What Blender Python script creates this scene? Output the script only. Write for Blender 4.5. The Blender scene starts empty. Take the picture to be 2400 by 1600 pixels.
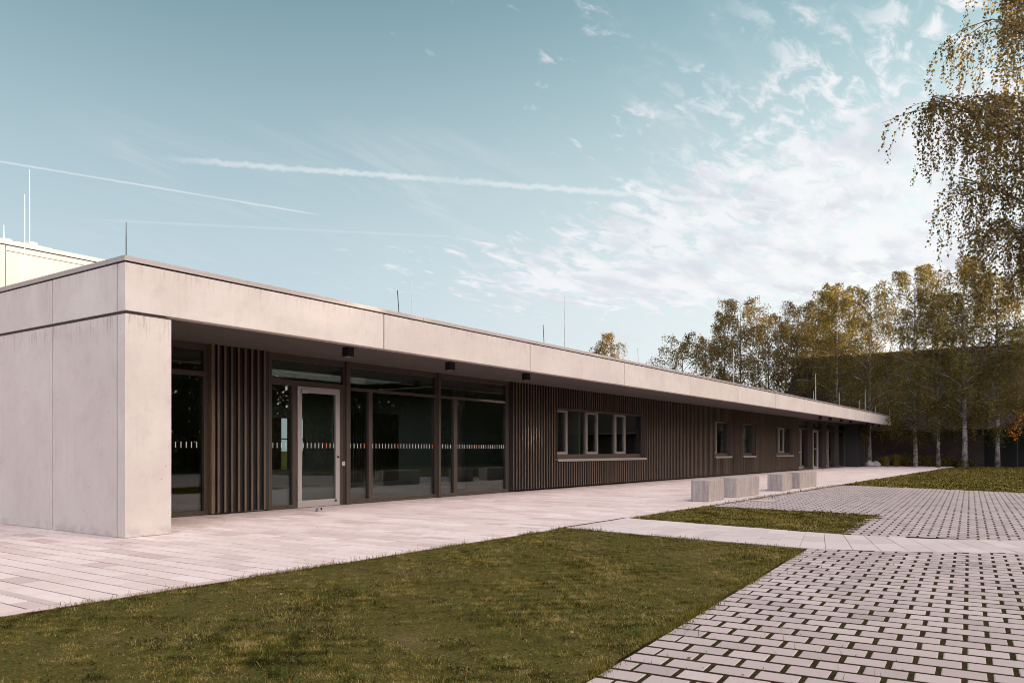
import bpy, bmesh, math, random
import numpy as np
from mathutils import Vector, Matrix

S = bpy.context.scene
COL = S.collection
R = math.radians

# ------------------------------------------------------------------ camera
YAW = math.atan2(0.57064642, 0.82119587)          # X runs along the facade, Y into the building
cam = bpy.data.cameras.new("Camera")
camo = bpy.data.objects.new("Camera", cam)
COL.objects.link(camo)
cam.sensor_width = 36.0
cam.lens = 36.0 * 1842.0 / 2400.0
cam.shift_y = (1055.6 - 800.0) / 2400.0
cam.clip_start = 0.05
cam.clip_end = 3000
camo.location = (0, 0, 1.05)
camo.rotation_euler = (math.pi / 2, 0, YAW - math.pi / 2)
S.camera = camo

# ------------------------------------------------------------------ light
SUN_AZ = math.atan2(-0.57, 0.82)
SUN_EL = R(6.0)
SUN = Vector((math.cos(SUN_AZ) * math.cos(SUN_EL), math.sin(SUN_AZ) * math.cos(SUN_EL), math.sin(SUN_EL)))
sl = bpy.data.lights.new("Sun", 'SUN')
sl.energy = 2.6
sl.angle = R(0.5)
sl.color = (1.0, 0.82, 0.60)
so = bpy.data.objects.new("Sun", sl)
COL.objects.link(so)
so.rotation_euler = (-SUN).to_track_quat('-Z', 'Y').to_euler()
so.location = (30, -30, 30)

vs = S.view_settings
S.display_settings.display_device = 'sRGB'
vs.view_transform = 'Standard'
vs.look = 'None'
vs.exposure = 2.0
vs.gamma = 1.0
S.render.engine = 'CYCLES'
S.cycles.max_bounces = 8
S.cycles.transparent_max_bounces = 16
S.cycles.use_denoising = True
S.cycles.use_adaptive_sampling = False
S.cycles.filter_width = 1.0
S.cycles.sample_clamp_indirect = 6.0

# ------------------------------------------------------------------ node helper
class NT:
    def __init__(self, tree):
        self.t = tree; self.n = tree.nodes; self.l = tree.links
    def new(self, typ, **kw):
        nd = self.n.new(typ)
        for k, v in kw.items():
            setattr(nd, k, v)
        return nd
    def put(self, sock, v):
        if isinstance(v, bpy.types.NodeSocket):
            self.l.new(v, sock)
        else:
            sock.default_value = v
    def m(self, op, a, b=None, c=None, clamp=False):
        nd = self.n.new('ShaderNodeMath'); nd.operation = op; nd.use_clamp = clamp
        self.put(nd.inputs[0], a)
        if b is not None: self.put(nd.inputs[1], b)
        if c is not None: self.put(nd.inputs[2], c)
        return nd.outputs[0]
    def vm(self, op, a, b=None, s=None):
        nd = self.n.new('ShaderNodeVectorMath'); nd.operation = op
        self.put(nd.inputs[0], a)
        if b is not None: self.put(nd.inputs[1], b)
        if s is not None: self.put(nd.inputs[3], s)
        return nd.outputs['Value'] if op in ('DOT_PRODUCT', 'LENGTH', 'DISTANCE') else nd.outputs[0]
    def ss(self, x, a, b, lo=0.0, hi=1.0):
        nd = self.n.new('ShaderNodeMapRange'); nd.interpolation_type = 'SMOOTHSTEP'
        self.put(nd.inputs['Value'], x)
        self.put(nd.inputs['From Min'], a); self.put(nd.inputs['From Max'], b)
        self.put(nd.inputs['To Min'], lo); self.put(nd.inputs['To Max'], hi)
        return nd.outputs[0]
    def mix(self, f, a, b, blend='MIX'):
        nd = self.n.new('ShaderNodeMix'); nd.data_type = 'RGBA'; nd.blend_type = blend
        self.put(nd.inputs[0], f)
        for i, v in ((6, a), (7, b)):
            if not isinstance(v, bpy.types.NodeSocket) and len(v) == 3: v = (*v, 1)
            self.put(nd.inputs[i], v)
        return nd.outputs[2]
    def noise(self, vec, scale, detail=4.0, rough=0.5, dist=0.0, out=0):
        nd = self.n.new('ShaderNodeTexNoise')
        if vec is not None: self.l.new(vec, nd.inputs['Vector'])
        nd.inputs['Scale'].default_value = scale; nd.inputs['Detail'].default_value = detail
        nd.inputs['Roughness'].default_value = rough; nd.inputs['Distortion'].default_value = dist
        return nd.outputs[out]
    def ramp(self, f, stops):
        nd = self.n.new('ShaderNodeValToRGB'); cr = nd.color_ramp
        while len(cr.elements) < len(stops): cr.elements.new(0.5)
        for e, (p, c) in zip(cr.elements, stops):
            e.position = p; e.color = (*c, 1) if len(c) == 3 else c
        self.l.new(f, nd.inputs[0])
        return nd.outputs[0]
    def mapping(self, vec, loc=(0, 0, 0), rot=(0, 0, 0), scale=(1, 1, 1)):
        nd = self.n.new('ShaderNodeMapping')
        self.l.new(vec, nd.inputs[0])
        nd.inputs[1].default_value = loc; nd.inputs[2].default_value = rot; nd.inputs[3].default_value = scale
        return nd.outputs[0]

# ------------------------------------------------------------------ sky
W = bpy.data.worlds.new("World"); S.world = W; W.use_nodes = True
w = NT(W.node_tree); w.n.clear()
d = w.vm('NORMALIZE', w.new('ShaderNodeTexCoord').outputs['Generated'])
sky = w.new('ShaderNodeTexSky', sky_type='NISHITA')
sky.sun_disc = False
sky.sun_elevation = SUN_EL
sky.sun_rotation = math.pi / 2 - SUN_AZ
sky.air_density = 1.0; sky.dust_density = 0.6; sky.ozone_density = 2.0; sky.altitude = 100
xyz = w.new('ShaderNodeSeparateXYZ'); w.l.new(d, xyz.inputs[0])
z = w.m('MAXIMUM', xyz.outputs[2], 0.0)
sd = w.vm('DOT_PRODUCT', d, tuple(SUN))
SKY_T = (0.86, 0.86, 0.63)
base = w.mix(1.0, sky.outputs[0], SKY_T, 'MULTIPLY')
# thin milky veil, thicker near the horizon and towards the sun
milk = w.m('MULTIPLY', w.ss(z, 0.60, 0.07), 0.90)
milkc = w.mix(w.ss(sd, 0.0, 0.8), (1.52, 1.76, 2.02), (2.20, 2.24, 2.36))
milkc = w.mix(w.m('MULTIPLY', w.ss(sd, 0.55, 0.85), w.ss(z, 0.55, 0.20)), milkc, (3.0, 2.9, 2.85))
c0 = w.mix(milk, base, milkc)
# planar cloud coordinates (a flat cloud layer seen in perspective)
inv = w.m('DIVIDE', 1.0, w.m('ADD', z, 0.06))
p = w.vm('SCALE', d, s=inv)
p = w.vm('MULTIPLY', p, (1, 1, 0))
# altocumulus field towards the sun
n1 = w.noise(w.mapping(p, rot=(0, 0, 0.55), scale=(1.0, 1.8, 1)), 6.4, 5.0, 0.60, 0.5)
n2 = w.noise(w.mapping(p, loc=(3, 1, 0), rot=(0, 0, 0.2)), 0.8, 3.0, 0.5)
zmax = w.m('ADD', 0.225, w.m('MULTIPLY', w.m('MAXIMUM', w.m('SUBTRACT', sd, 0.38), 0.0), 0.30))
zone = w.m('MULTIPLY', w.ss(sd, 0.02, 0.52), w.ss(z, 0.13, 0.21))
zone = w.m('MULTIPLY', zone, w.m('SUBTRACT', 1.0, w.m('MULTIPLY', w.ss(w.m('SUBTRACT', z, zmax), 0.0, 0.09), 0.68)))
thr = w.m('SUBTRACT', 0.70, w.m('MULTIPLY', zone, 0.40))
thr = w.m('SUBTRACT', thr, w.m('MULTIPLY', w.m('SUBTRACT', n2, 0.5), 0.40))
cov = w.m('MULTIPLY', w.ss(w.m('SUBTRACT', n1, thr), 0.0, 0.21), w.ss(zone, 0.0, 0.25))
grey = w.noise(w.mapping(p, loc=(9, 4, 0), rot=(0, 0, 0.7), scale=(1, 2.2, 1)), 2.6, 4.0, 0.5)
ccol = w.mix(w.ss(grey, 0.40, 0.68), (2.40, 2.38, 2.44), (1.80, 1.84, 2.02))
c1 = w.mix(w.m('MULTIPLY', cov, 0.80), c0, ccol)
# small scattered tufts higher up on the same side
n5 = w.noise(w.mapping(p, loc=(2, 5, 0), rot=(0, 0, 0.9), scale=(1.0, 2.0, 1)), 7.5, 5.0, 0.6, 0.6)
n6 = w.noise(w.mapping(p, loc=(6, 1, 0)), 1.6, 2.0)
tuft_ = w.m('MULTIPLY', w.ss(n5, 0.46, 0.66), w.m('MULTIPLY', w.ss(sd, 0.44, 0.68), w.m('MULTIPLY', w.ss(z, 0.20, 0.28), w.ss(n6, 0.34, 0.52))))
c1 = w.mix(w.m('MULTIPLY', tuft_, 0.85), c1, (2.40, 2.40, 2.46))
# high cirrus wisps
n3 = w.noise(w.mapping(p, rot=(0, 0, -0.35), scale=(0.8, 3.0, 1)), 1.3, 6.0, 0.6, 0.9)
n4 = w.noise(w.mapping(p, loc=(5, 2, 0)), 0.7, 2.0)
wisp = w.m('MULTIPLY', w.ss(n3, 0.44, 0.80), w.ss(n4, 0.40, 0.64))
c2 = w.mix(w.m('MULTIPLY', wisp, 0.55), c1, (1.85, 1.95, 2.02))
# bright broken cloud, unseen behind the photographer, added to light ground and facade
fill_cloudn = w.noise(w.mapping(p, loc=(1, 7, 0)), 1.1, 4.0, 0.55)
fill_cloud = w.m('MULTIPLY', w.ss(xyz.outputs[1], -0.04, -0.40), w.ss(fill_cloudn, 0.22, 0.50, 0.55, 1.0))
c2 = w.mix(fill_cloud, c2, w.mix(w.ss(sd, -0.35, 0.65), (10.5, 10.4, 12.6), (10.6, 9.4, 8.2)))
# contrails: great-circle lines across the sky
def contrail(col, a, b, width, strength, puff):
    a = Vector(a).normalized(); b = Vector(b).normalized()
    n = a.cross(b).normalized(); t = (b - a).normalized()
    L = (b - a).dot(t)
    along = w.m('DIVIDE', w.m('SUBTRACT', w.vm('DOT_PRODUCT', d, tuple(t)), a.dot(t)), L)
    off = w.vm('DOT_PRODUCT', d, tuple(n))
    nz = w.noise(d, 75.0, 5.0, 0.6)
    off = w.m('ADD', off, w.m('MULTIPLY', w.m('SUBTRACT', nz, 0.5), puff))
    core = w.ss(w.m('ABSOLUTE', off), width, width * 0.15)
    ends = w.m('MULTIPLY', w.ss(along, 0.0, 0.12), w.ss(along, 1.0, 0.92))
    nb = w.noise(d, 14.0, 3.0)
    f = w.m('MULTIPLY', w.m('MULTIPLY', core, ends), w.m('MULTIPLY', w.ss(nb, 0.25, 0.65, 0.45, 1.0), strength))
    return w.mix(f, col, (2.42, 2.44, 2.48))
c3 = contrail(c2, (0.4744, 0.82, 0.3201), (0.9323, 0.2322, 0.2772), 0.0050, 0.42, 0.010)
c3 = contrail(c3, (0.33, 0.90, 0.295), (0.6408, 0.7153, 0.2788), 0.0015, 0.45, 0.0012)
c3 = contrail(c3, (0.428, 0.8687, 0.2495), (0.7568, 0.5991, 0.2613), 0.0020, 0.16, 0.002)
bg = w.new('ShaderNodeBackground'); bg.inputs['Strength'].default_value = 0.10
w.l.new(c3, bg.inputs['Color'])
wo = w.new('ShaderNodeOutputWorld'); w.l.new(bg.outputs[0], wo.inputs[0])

# ------------------------------------------------------------------ materials
def mat(name, color=(0.5, 0.5, 0.5), rough=0.7, metal=0.0, spec=0.4):
    m = bpy.data.materials.new(name); m.use_nodes = True
    t = NT(m.node_tree); b = t.n['Principled BSDF']
    b.inputs['Base Color'].default_value = (*color, 1)
    b.inputs['Roughness'].default_value = rough
    b.inputs['Metallic'].default_value = metal
    b.inputs['Specular IOR Level'].default_value = spec
    m['_'] = 0
    return m, t, b
def world_pos(t):
    return t.new('ShaderNodeNewGeometry').outputs['Position']
def bump(t, b, h, strength=0.3, dist=0.01):
    nd = t.new('ShaderNodeBump'); nd.inputs['Strength'].default_value = strength; nd.inputs['Distance'].default_value = dist
    t.l.new(h, nd.inputs['Height']); t.l.new(nd.outputs[0], b.inputs['Normal'])

def concrete(name, ca, cb, stain, seed=0.0):
    m, t, b = mat(name, rough=0.82, spec=0.3)
    P = t.mapping(world_pos(t), loc=(seed, seed * .7, seed * 1.3))
    big = t.noise(P, 0.9, 5.0, 0.6, 0.4)
    mid = t.noise(P, 5.0, 6.0, 0.62)
    fine = t.noise(P, 70.0, 3.0, 0.6)
    streak = t.noise(t.mapping(P, scale=(9, 9, 0.55)), 1.6, 5.0, 0.65)
    col = t.mix(t.ss(big, 0.34, 0.68), ca, cb)
    col = t.mix(t.m('MULTIPLY', t.ss(mid, 0.47, 0.74), 0.30), col, stain)
    col = t.mix(t.m('MULTIPLY', t.ss(streak, 0.53, 0.78), 0.30), col, stain)
    col = t.mix(t.m('MULTIPLY', t.ss(fine, 0.40, 0.70), 0.18), col, (0.30, 0.25, 0.23))
    pits = t.new('ShaderNodeTexVoronoi'); t.l.new(P, pits.inputs['Vector']); pits.inputs['Scale'].default_value = 26
    pit = t.m('MULTIPLY', t.ss(pits.outputs['Distance'], 0.055, 0.03), t.ss(t.noise(P, 3.0), 0.55, 0.62))
    pit2 = t.new('ShaderNodeTexVoronoi'); t.l.new(P, pit2.inputs['Vector']); pit2.inputs['Scale'].default_value = 5.0
    pit = t.m('MAXIMUM', pit, t.m('MULTIPLY', t.ss(pit2.outputs['Distance'], 0.055, 0.030), t.ss(t.noise(P, 1.3), 0.52, 0.56)))
    col = t.mix(t.m('MULTIPLY', pit, 0.7), col, (0.14, 0.09, 0.08))
    rnd = t.new('ShaderNodeObjectInfo').outputs['Random']
    col = t.mix(t.m('MULTIPLY', rnd, 0.22), col, stain)
    sp_ = t.new('ShaderNodeSeparateXYZ'); t.l.new(world_pos(t), sp_.inputs[0])
    drip = t.noise(t.mapping(P, scale=(16, 16, 1.2)), 1.7, 5.0, 0.7)
    dz = t.m('MULTIPLY', t.ss(sp_.outputs[2], 2.30, 2.70), t.m('LESS_THAN', sp_.outputs[2], 2.70))
    dz = t.m('ADD', dz, t.m('MULTIPLY', t.ss(sp_.outputs[2], 3.02, 3.32), .5))
    col = t.mix(t.m('MULTIPLY', t.m('MULTIPLY', dz, t.ss(drip, 0.50, 0.66)), 0.55), col, (0.20, 0.14, 0.125))
    col = t.mix(t.m('MULTIPLY', t.m('MULTIPLY', t.ss(sp_.outputs[2], 0.16, 0.0), t.ss(mid, .42, .6)), 0.5), col, (0.30, 0.26, 0.25))
    t.l.new(col, b.inputs['Base Color'])
    bump(t, b, t.m('SUBTRACT', t.m('ADD', t.m('MULTIPLY', mid, .4), t.m('MULTIPLY', fine, .6)), pit), 0.25, 0.004)
    return m
M = {}
M['concrete'] = concrete('concrete', (0.545, 0.492, 0.445), (0.475, 0.422, 0.38), (0.39, 0.305, 0.275))
M['concrete_dark'] = mat('concrete_dark', (0.20, 0.17, 0.16), 0.9)[0]
M['concrete_cool'] = M['concrete']
M['gapgrey'] = mat('joint_sealant', (0.075, 0.062, 0.058), 0.9)[0]
M['black'] = mat('black_gap', (0.012, 0.011, 0.011), 0.8)[0]
M['coping'] = mat('coping_sheet_metal', (0.36, 0.31, 0.30), 0.42, 0.55)[0]

def timber(name, base, dark, metal_rough=0.5):
    m, t, b = mat(name, base, metal_rough, 0.0, 0.5)
    P = world_pos(t)
    n = t.noise(t.mapping(P, scale=(11, 11, 0.5)), 3.0, 5.0, 0.65)
    n2 = t.noise(t.mapping(P, scale=(7.6, 7.6, 0.0)), 1.0, 1.0)
    col = t.mix(t.ss(n, 0.35, 0.7), base, dark)
    col = t.mix(t.m('MULTIPLY', t.ss(n2, 0.35, 0.65), 0.35), col, dark)
    t.l.new(col, b.inputs['Base Color'])
    bump(t, b, n, 0.2, 0.003)
    return m
M['batten'] = timber('batten_timber', (0.150, 0.101, 0.066), (0.062, 0.043, 0.029), 0.38)
M['backing'] = timber('backing_timber', (0.020, 0.016, 0.013), (0.012, 0.010, 0.009), 0.6)
M['frame'] = mat('window_frame_bronze', (0.072, 0.053, 0.041), 0.42, 0.25)[0]
M['alu'] = mat('light_aluminium', (0.40, 0.355, 0.34), 0.36, 0.35)[0]
M['casement'] = mat('casement_bronze_light', (0.27, 0.222, 0.195), 0.38, 0.3)[0]
M['steel'] = mat('galvanised_steel', (0.52, 0.51, 0.52), 0.35, 0.8)[0]
M['darksteel'] = mat('dark_steel', (0.05, 0.048, 0.05), 0.45, 0.5)[0]
M['blackbox'] = mat('black_paint', (0.010, 0.010, 0.010), 0.5)[0]
M['white'] = mat('white_marking', (0.55, 0.55, 0.53), 0.6)[0]
M['orange'] = mat('orange_marking', (0.70, 0.16, 0.05), 0.6)[0]
M['yellow'] = mat('yellow_marking', (0.55, 0.50, 0.12), 0.6)[0]
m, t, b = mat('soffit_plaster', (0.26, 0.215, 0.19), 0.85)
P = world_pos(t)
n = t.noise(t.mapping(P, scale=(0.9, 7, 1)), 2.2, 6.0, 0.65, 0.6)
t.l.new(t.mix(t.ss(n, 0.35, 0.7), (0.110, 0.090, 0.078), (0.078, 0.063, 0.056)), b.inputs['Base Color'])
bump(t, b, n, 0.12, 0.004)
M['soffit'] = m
M['roof'] = mat('roof_gravel', (0.25, 0.24, 0.23), 0.95)[0]
M['intwall'] = mat('interior_plaster', (0.26, 0.25, 0.22), 0.9)[0]
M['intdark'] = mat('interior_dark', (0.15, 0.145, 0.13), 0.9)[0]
M['intfloor'] = mat('interior_floor', (0.20, 0.20, 0.20), 0.35)[0]
M['column'] = mat('interior_column', (0.42, 0.41, 0.38), 0.8)[0]

# glass: fresnel reflection over a slightly tinted clear pane
m = bpy.data.materials.new('glass'); m.use_nodes = True
t = NT(m.node_tree); t.n.clear()
tr = t.new('ShaderNodeBsdfTransparent'); tr.inputs[0].default_value = (0.66, 0.70, 0.67, 1)
gl = t.new('ShaderNodeBsdfGlossy'); gl.inputs['Roughness'].default_value = 0.0; gl.inputs[0].default_value = (0.95, 0.97, 0.95, 1)
gg = t.new('ShaderNodeNewGeometry')
cs = t.m('ABSOLUTE', t.vm('DOT_PRODUCT', gg.outputs['Incoming'], gg.outputs['Normal']))
f = t.m('ADD', 0.075, t.m('MULTIPLY', 0.925, t.m('POWER', t.m('SUBTRACT', 1.0, cs, clamp=True), 5.0)), clamp=True)
mx = t.new('ShaderNodeMixShader'); t.l.new(f, mx.inputs[0]); t.l.new(tr.outputs[0], mx.inputs[1]); t.l.new(gl.outputs[0], mx.inputs[2])
o = t.new('ShaderNodeOutputMaterial'); t.l.new(mx.outputs[0], o.inputs[0])
M['glass'] = m

def attr(t, name='tone'):
    a = t.new('ShaderNodeAttribute'); a.attribute_name = name
    return a.outputs['Fac']

def paver(name, c1, c2, c3, dirt=0.35):
    m, t, b = mat(name, rough=0.78, spec=0.3)
    P = world_pos(t); a = attr(t)
    col = t.ramp(a, [(0.0, c1), (0.5, c2), (1.0, c3)])
    big = t.noise(P, 0.35, 4.0, 0.6); mid = t.noise(P, 9.0, 6.0, 0.65); fine = t.noise(P, 160.0, 2.0)
    col = t.mix(t.m('MULTIPLY', t.ss(big, 0.42, 0.7), dirt), col, (0.38, 0.30, 0.28))
    col = t.mix(t.m('MULTIPLY', t.ss(mid, 0.50, 0.75), 0.35), col, (0.36, 0.28, 0.26))
    col = t.mix(t.m('MULTIPLY', t.ss(fine, 0.5, 0.75), 0.14), col, (0.25, 0.20, 0.19))
    t.l.new(col, b.inputs['Base Color'])
    bump(t, b, t.m('ADD', mid, t.m('MULTIPLY', fine, .5)), 0.25, 0.004)
    return m
M['slab'] = paver('terrace_slab', (0.45, 0.345, 0.322), (0.585, 0.478, 0.450), (0.655, 0.56, 0.535), 0.25)
M['sett'] = paver('sett_stone', (0.27, 0.220, 0.212), (0.375, 0.308, 0.296), (0.45, 0.372, 0.355), 0.6)
M['pathslab'] = paver('path_slab', (0.46, 0.385, 0.365), (0.53, 0.45, 0.43), (0.57, 0.49, 0.465), 0.35)
M['joint'] = mat('joint_sand', (0.045, 0.033, 0.028), 0.95, 0, .1)[0]

def soil(name, cols, scale=14):
    m, t, b = mat(name, rough=1.0, spec=0.0)
    P = world_pos(t)
    n = t.noise(P, scale, 7.0, 0.7); n2 = t.noise(P, 1.1, 4.0, 0.6)
    col = t.ramp(n, [(0.30, cols[0]), (0.52, cols[1]), (0.70, cols[2])])
    col = t.mix(t.m('MULTIPLY', t.ss(n2, 0.56, 0.74), 0.5), col, cols[3])
    t.l.new(col, b.inputs['Base Color'])
    bump(t, b, t.noise(P, 60, 4, .7), 0.8, 0.02)
    return m
M['turf'] = soil('turf', ((0.035, 0.030, 0.010), (0.085, 0.072, 0.022), (0.135, 0.110, 0.040), (0.17, 0.12, 0.075)), 45)
M['moss'] = soil('moss_joint', ((0.018, 0.014, 0.007), (0.040, 0.032, 0.015), (0.066, 0.052, 0.025), (0.09, 0.066, 0.042)), 40)
M['field'] = soil('field', ((0.035, 0.04, 0.012), (0.055, 0.058, 0.018), (0.075, 0.068, 0.025), (0.09, 0.07, 0.04)), 5)

def leafmat(name, stops, transl=0.35):
    m = bpy.data.materials.new(name); m.use_nodes = True
    t = NT(m.node_tree); t.n.clear()
    col = t.ramp(attr(t), stops)
    df = t.new('ShaderNodeBsdfDiffuse'); tl = t.new('ShaderNodeBsdfTranslucent')
    t.l.new(col, df.inputs[0])
    t.l.new(t.mix(1.0, col, (1.45, 1.25, 0.8), 'MULTIPLY'), tl.inputs[0])
    mx = t.new('ShaderNodeMixShader'); mx.inputs[0].default_value = transl
    t.l.new(df.outputs[0], mx.inputs[1]); t.l.new(tl.outputs[0], mx.inputs[2])
    o = t.new('ShaderNodeOutputMaterial'); t.l.new(mx.outputs[0], o.inputs[0])
    return m
M['leaf'] = leafmat('birch_leaf', [(0.0, (0.055, 0.050, 0.022)), (0.42, (0.125, 0.107, 0.038)), (0.70, (0.24, 0.185, 0.065)), (1.0, (0.52, 0.35, 0.10))], 0.55)
M['leafbrown'] = leafmat('birch_leaf_brown', [(0.0, (0.060, 0.050, 0.027)), (0.45, (0.135, 0.108, 0.050)), (0.72, (0.25, 0.185, 0.075)), (1.0, (0.52, 0.34, 0.10))], 0.55)
M['leafdark'] = leafmat('woodland_leaf', [(0.0, (0.040, 0.044, 0.014)), (0.5, (0.085, 0.080, 0.022)), (1.0, (0.18, 0.13, 0.035))], 0.3)
M['blade'] = leafmat('grass_blade', [(0.0, (0.026, 0.025, 0.006)), (0.33, (0.085, 0.078, 0.016)), (0.60, (0.205, 0.172, 0.034)), (0.78, (0.29, 0.225, 0.075)), (1.0, (0.40, 0.30, 0.15))], 0.3)
M['autumn'] = leafmat('autumn_leaf', [(0.0, (0.40, 0.12, 0.02)), (0.5, (0.62, 0.24, 0.04)), (1.0, (0.75, 0.40, 0.08))], 0.4)
M['litter'] = leafmat('litter_leaf', [(0.0, (0.10, 0.06, 0.035)), (0.5, (0.22, 0.145, 0.08)), (1.0, (0.40, 0.29, 0.19))], 0.1)
M['weed'] = leafmat('weed_leaf', [(0.0, (0.035, 0.055, 0.015)), (1.0, (0.075, 0.105, 0.025))], 0.3)

m, t, b = mat('birch_bark', rough=0.8, spec=0.25)
P = world_pos(t)
n = t.noise(t.mapping(P, scale=(3.5, 3.5, 13)), 1.5, 5.0, 0.7)
n2 = t.noise(P, 2.2, 4.0, 0.6)
col = t.mix(t.ss(n, 0.50, 0.60), (0.34, 0.31, 0.285), (0.030, 0.024, 0.020))
col = t.mix(t.ss(n2, 0.48, 0.62), col, (0.12, 0.09, 0.07))
t.l.new(col, b.inputs['Base Color']); bump(t, b, n, 0.5, 0.01)
M['bark'] = m
M['barkdark'] = mat('dark_bark', (0.060, 0.046, 0.038), 0.9)[0]
M['twig'] = mat('twig', (0.050, 0.032, 0.026), 0.85)[0]

# barn
m, t, b = mat('barn_brick', rough=0.9)
P = world_pos(t)
sx = t.new('ShaderNodeSeparateXYZ'); t.l.new(P, sx.inputs[0])
cx = t.new('ShaderNodeCombineXYZ'); t.l.new(sx.outputs[1], cx.inputs[0]); t.l.new(sx.outputs[2], cx.inputs[1])
br = t.new('ShaderNodeTexBrick'); t.l.new(cx.outputs[0], br.inputs[0])
br.inputs['Scale'].default_value = 3.2; br.inputs['Color1'].default_value = (0.088, 0.056, 0.040, 1); br.inputs['Color2'].default_value = (0.056, 0.038, 0.029, 1)
br.inputs['Mortar'].default_value = (0.062, 0.053, 0.047, 1); br.inputs['Mortar Size'].default_value = 0.025
nn = t.noise(P, 1.2, 5.0, 0.6)
t.l.new(t.mix(t.m('MULTIPLY', t.ss(nn, 0.4, 0.7), 0.6), br.outputs[0], (0.038, 0.031, 0.028)), b.inputs['Base Color'])
bump(t, b, br.outputs['Fac'], -0.4, 0.01)
M['barnbrick'] = m
m, t, b = mat('barn_tile', rough=0.9)
P = world_pos(t)
wv = t.new('ShaderNodeTexWave'); wv.wave_type = 'BANDS'; wv.bands_direction = 'Z'; wv.wave_profile = 'SAW'
t.l.new(P, wv.inputs[0]); wv.inputs['Scale'].default_value = 0.95; wv.inputs['Distortion'].default_value = 0.25
nn = t.noise(t.mapping(P, scale=(1, 4, 4)), 1.5, 5.0, 0.65)
t.l.new(t.mix(t.ss(nn, 0.35, 0.7), (0.038, 0.023, 0.016), (0.020, 0.014, 0.010)), b.inputs['Base Color'])
bump(t, b, wv.outputs[0], 0.8, 0.03)
M['barntile'] = m

# stone seat: cast stone with a vertical grain
m, t, b = mat('seat_stone', rough=0.75, spec=0.3)
P = world_pos(t)
g1 = t.noise(t.mapping(P, scale=(10, 10, 0.9)), 2.0, 6.0, 0.7, 0.5)
g2 = t.noise(P, 6.0, 5.0, 0.6)
col = t.mix(t.ss(g1, 0.38, 0.68), (0.40, 0.34, 0.305), (0.255, 0.215, 0.19))
col = t.mix(t.m('MULTIPLY', t.ss(g2, 0.5, 0.72), 0.4), col, (0.40, 0.35, 0.32))
vo = t.noise(P, 3.0, 6.0, 0.75, 1.5)
col = t.mix(t.m('MULTIPLY', t.ss(t.m('ABSOLUTE', t.m('SUBTRACT', vo, 0.5)), 0.012, 0.002), 0.45), col, (0.14, 0.10, 0.09))
t.l.new(col, b.inputs['Base Color']); bump(t, b, g1, 0.3, 0.006)
M['seat'] = m
m, t, b = mat('pale_cladding', rough=0.7)
P = world_pos(t)
n = t.noise(t.mapping(P, scale=(14, 14, .3)), 2.0, 4.0, 0.6)
t.l.new(t.mix(t.ss(n, .3, .7), (0.37, 0.345, 0.32), (0.32, 0.295, 0.27)), b.inputs['Base Color'])
M['pale'] = m
M['rock'] = soil('rock', ((0.20, 0.19, 0.18), (0.34, 0.33, 0.31), (0.45, 0.43, 0.41), (0.2, 0.2, 0.15)), 8)

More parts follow.
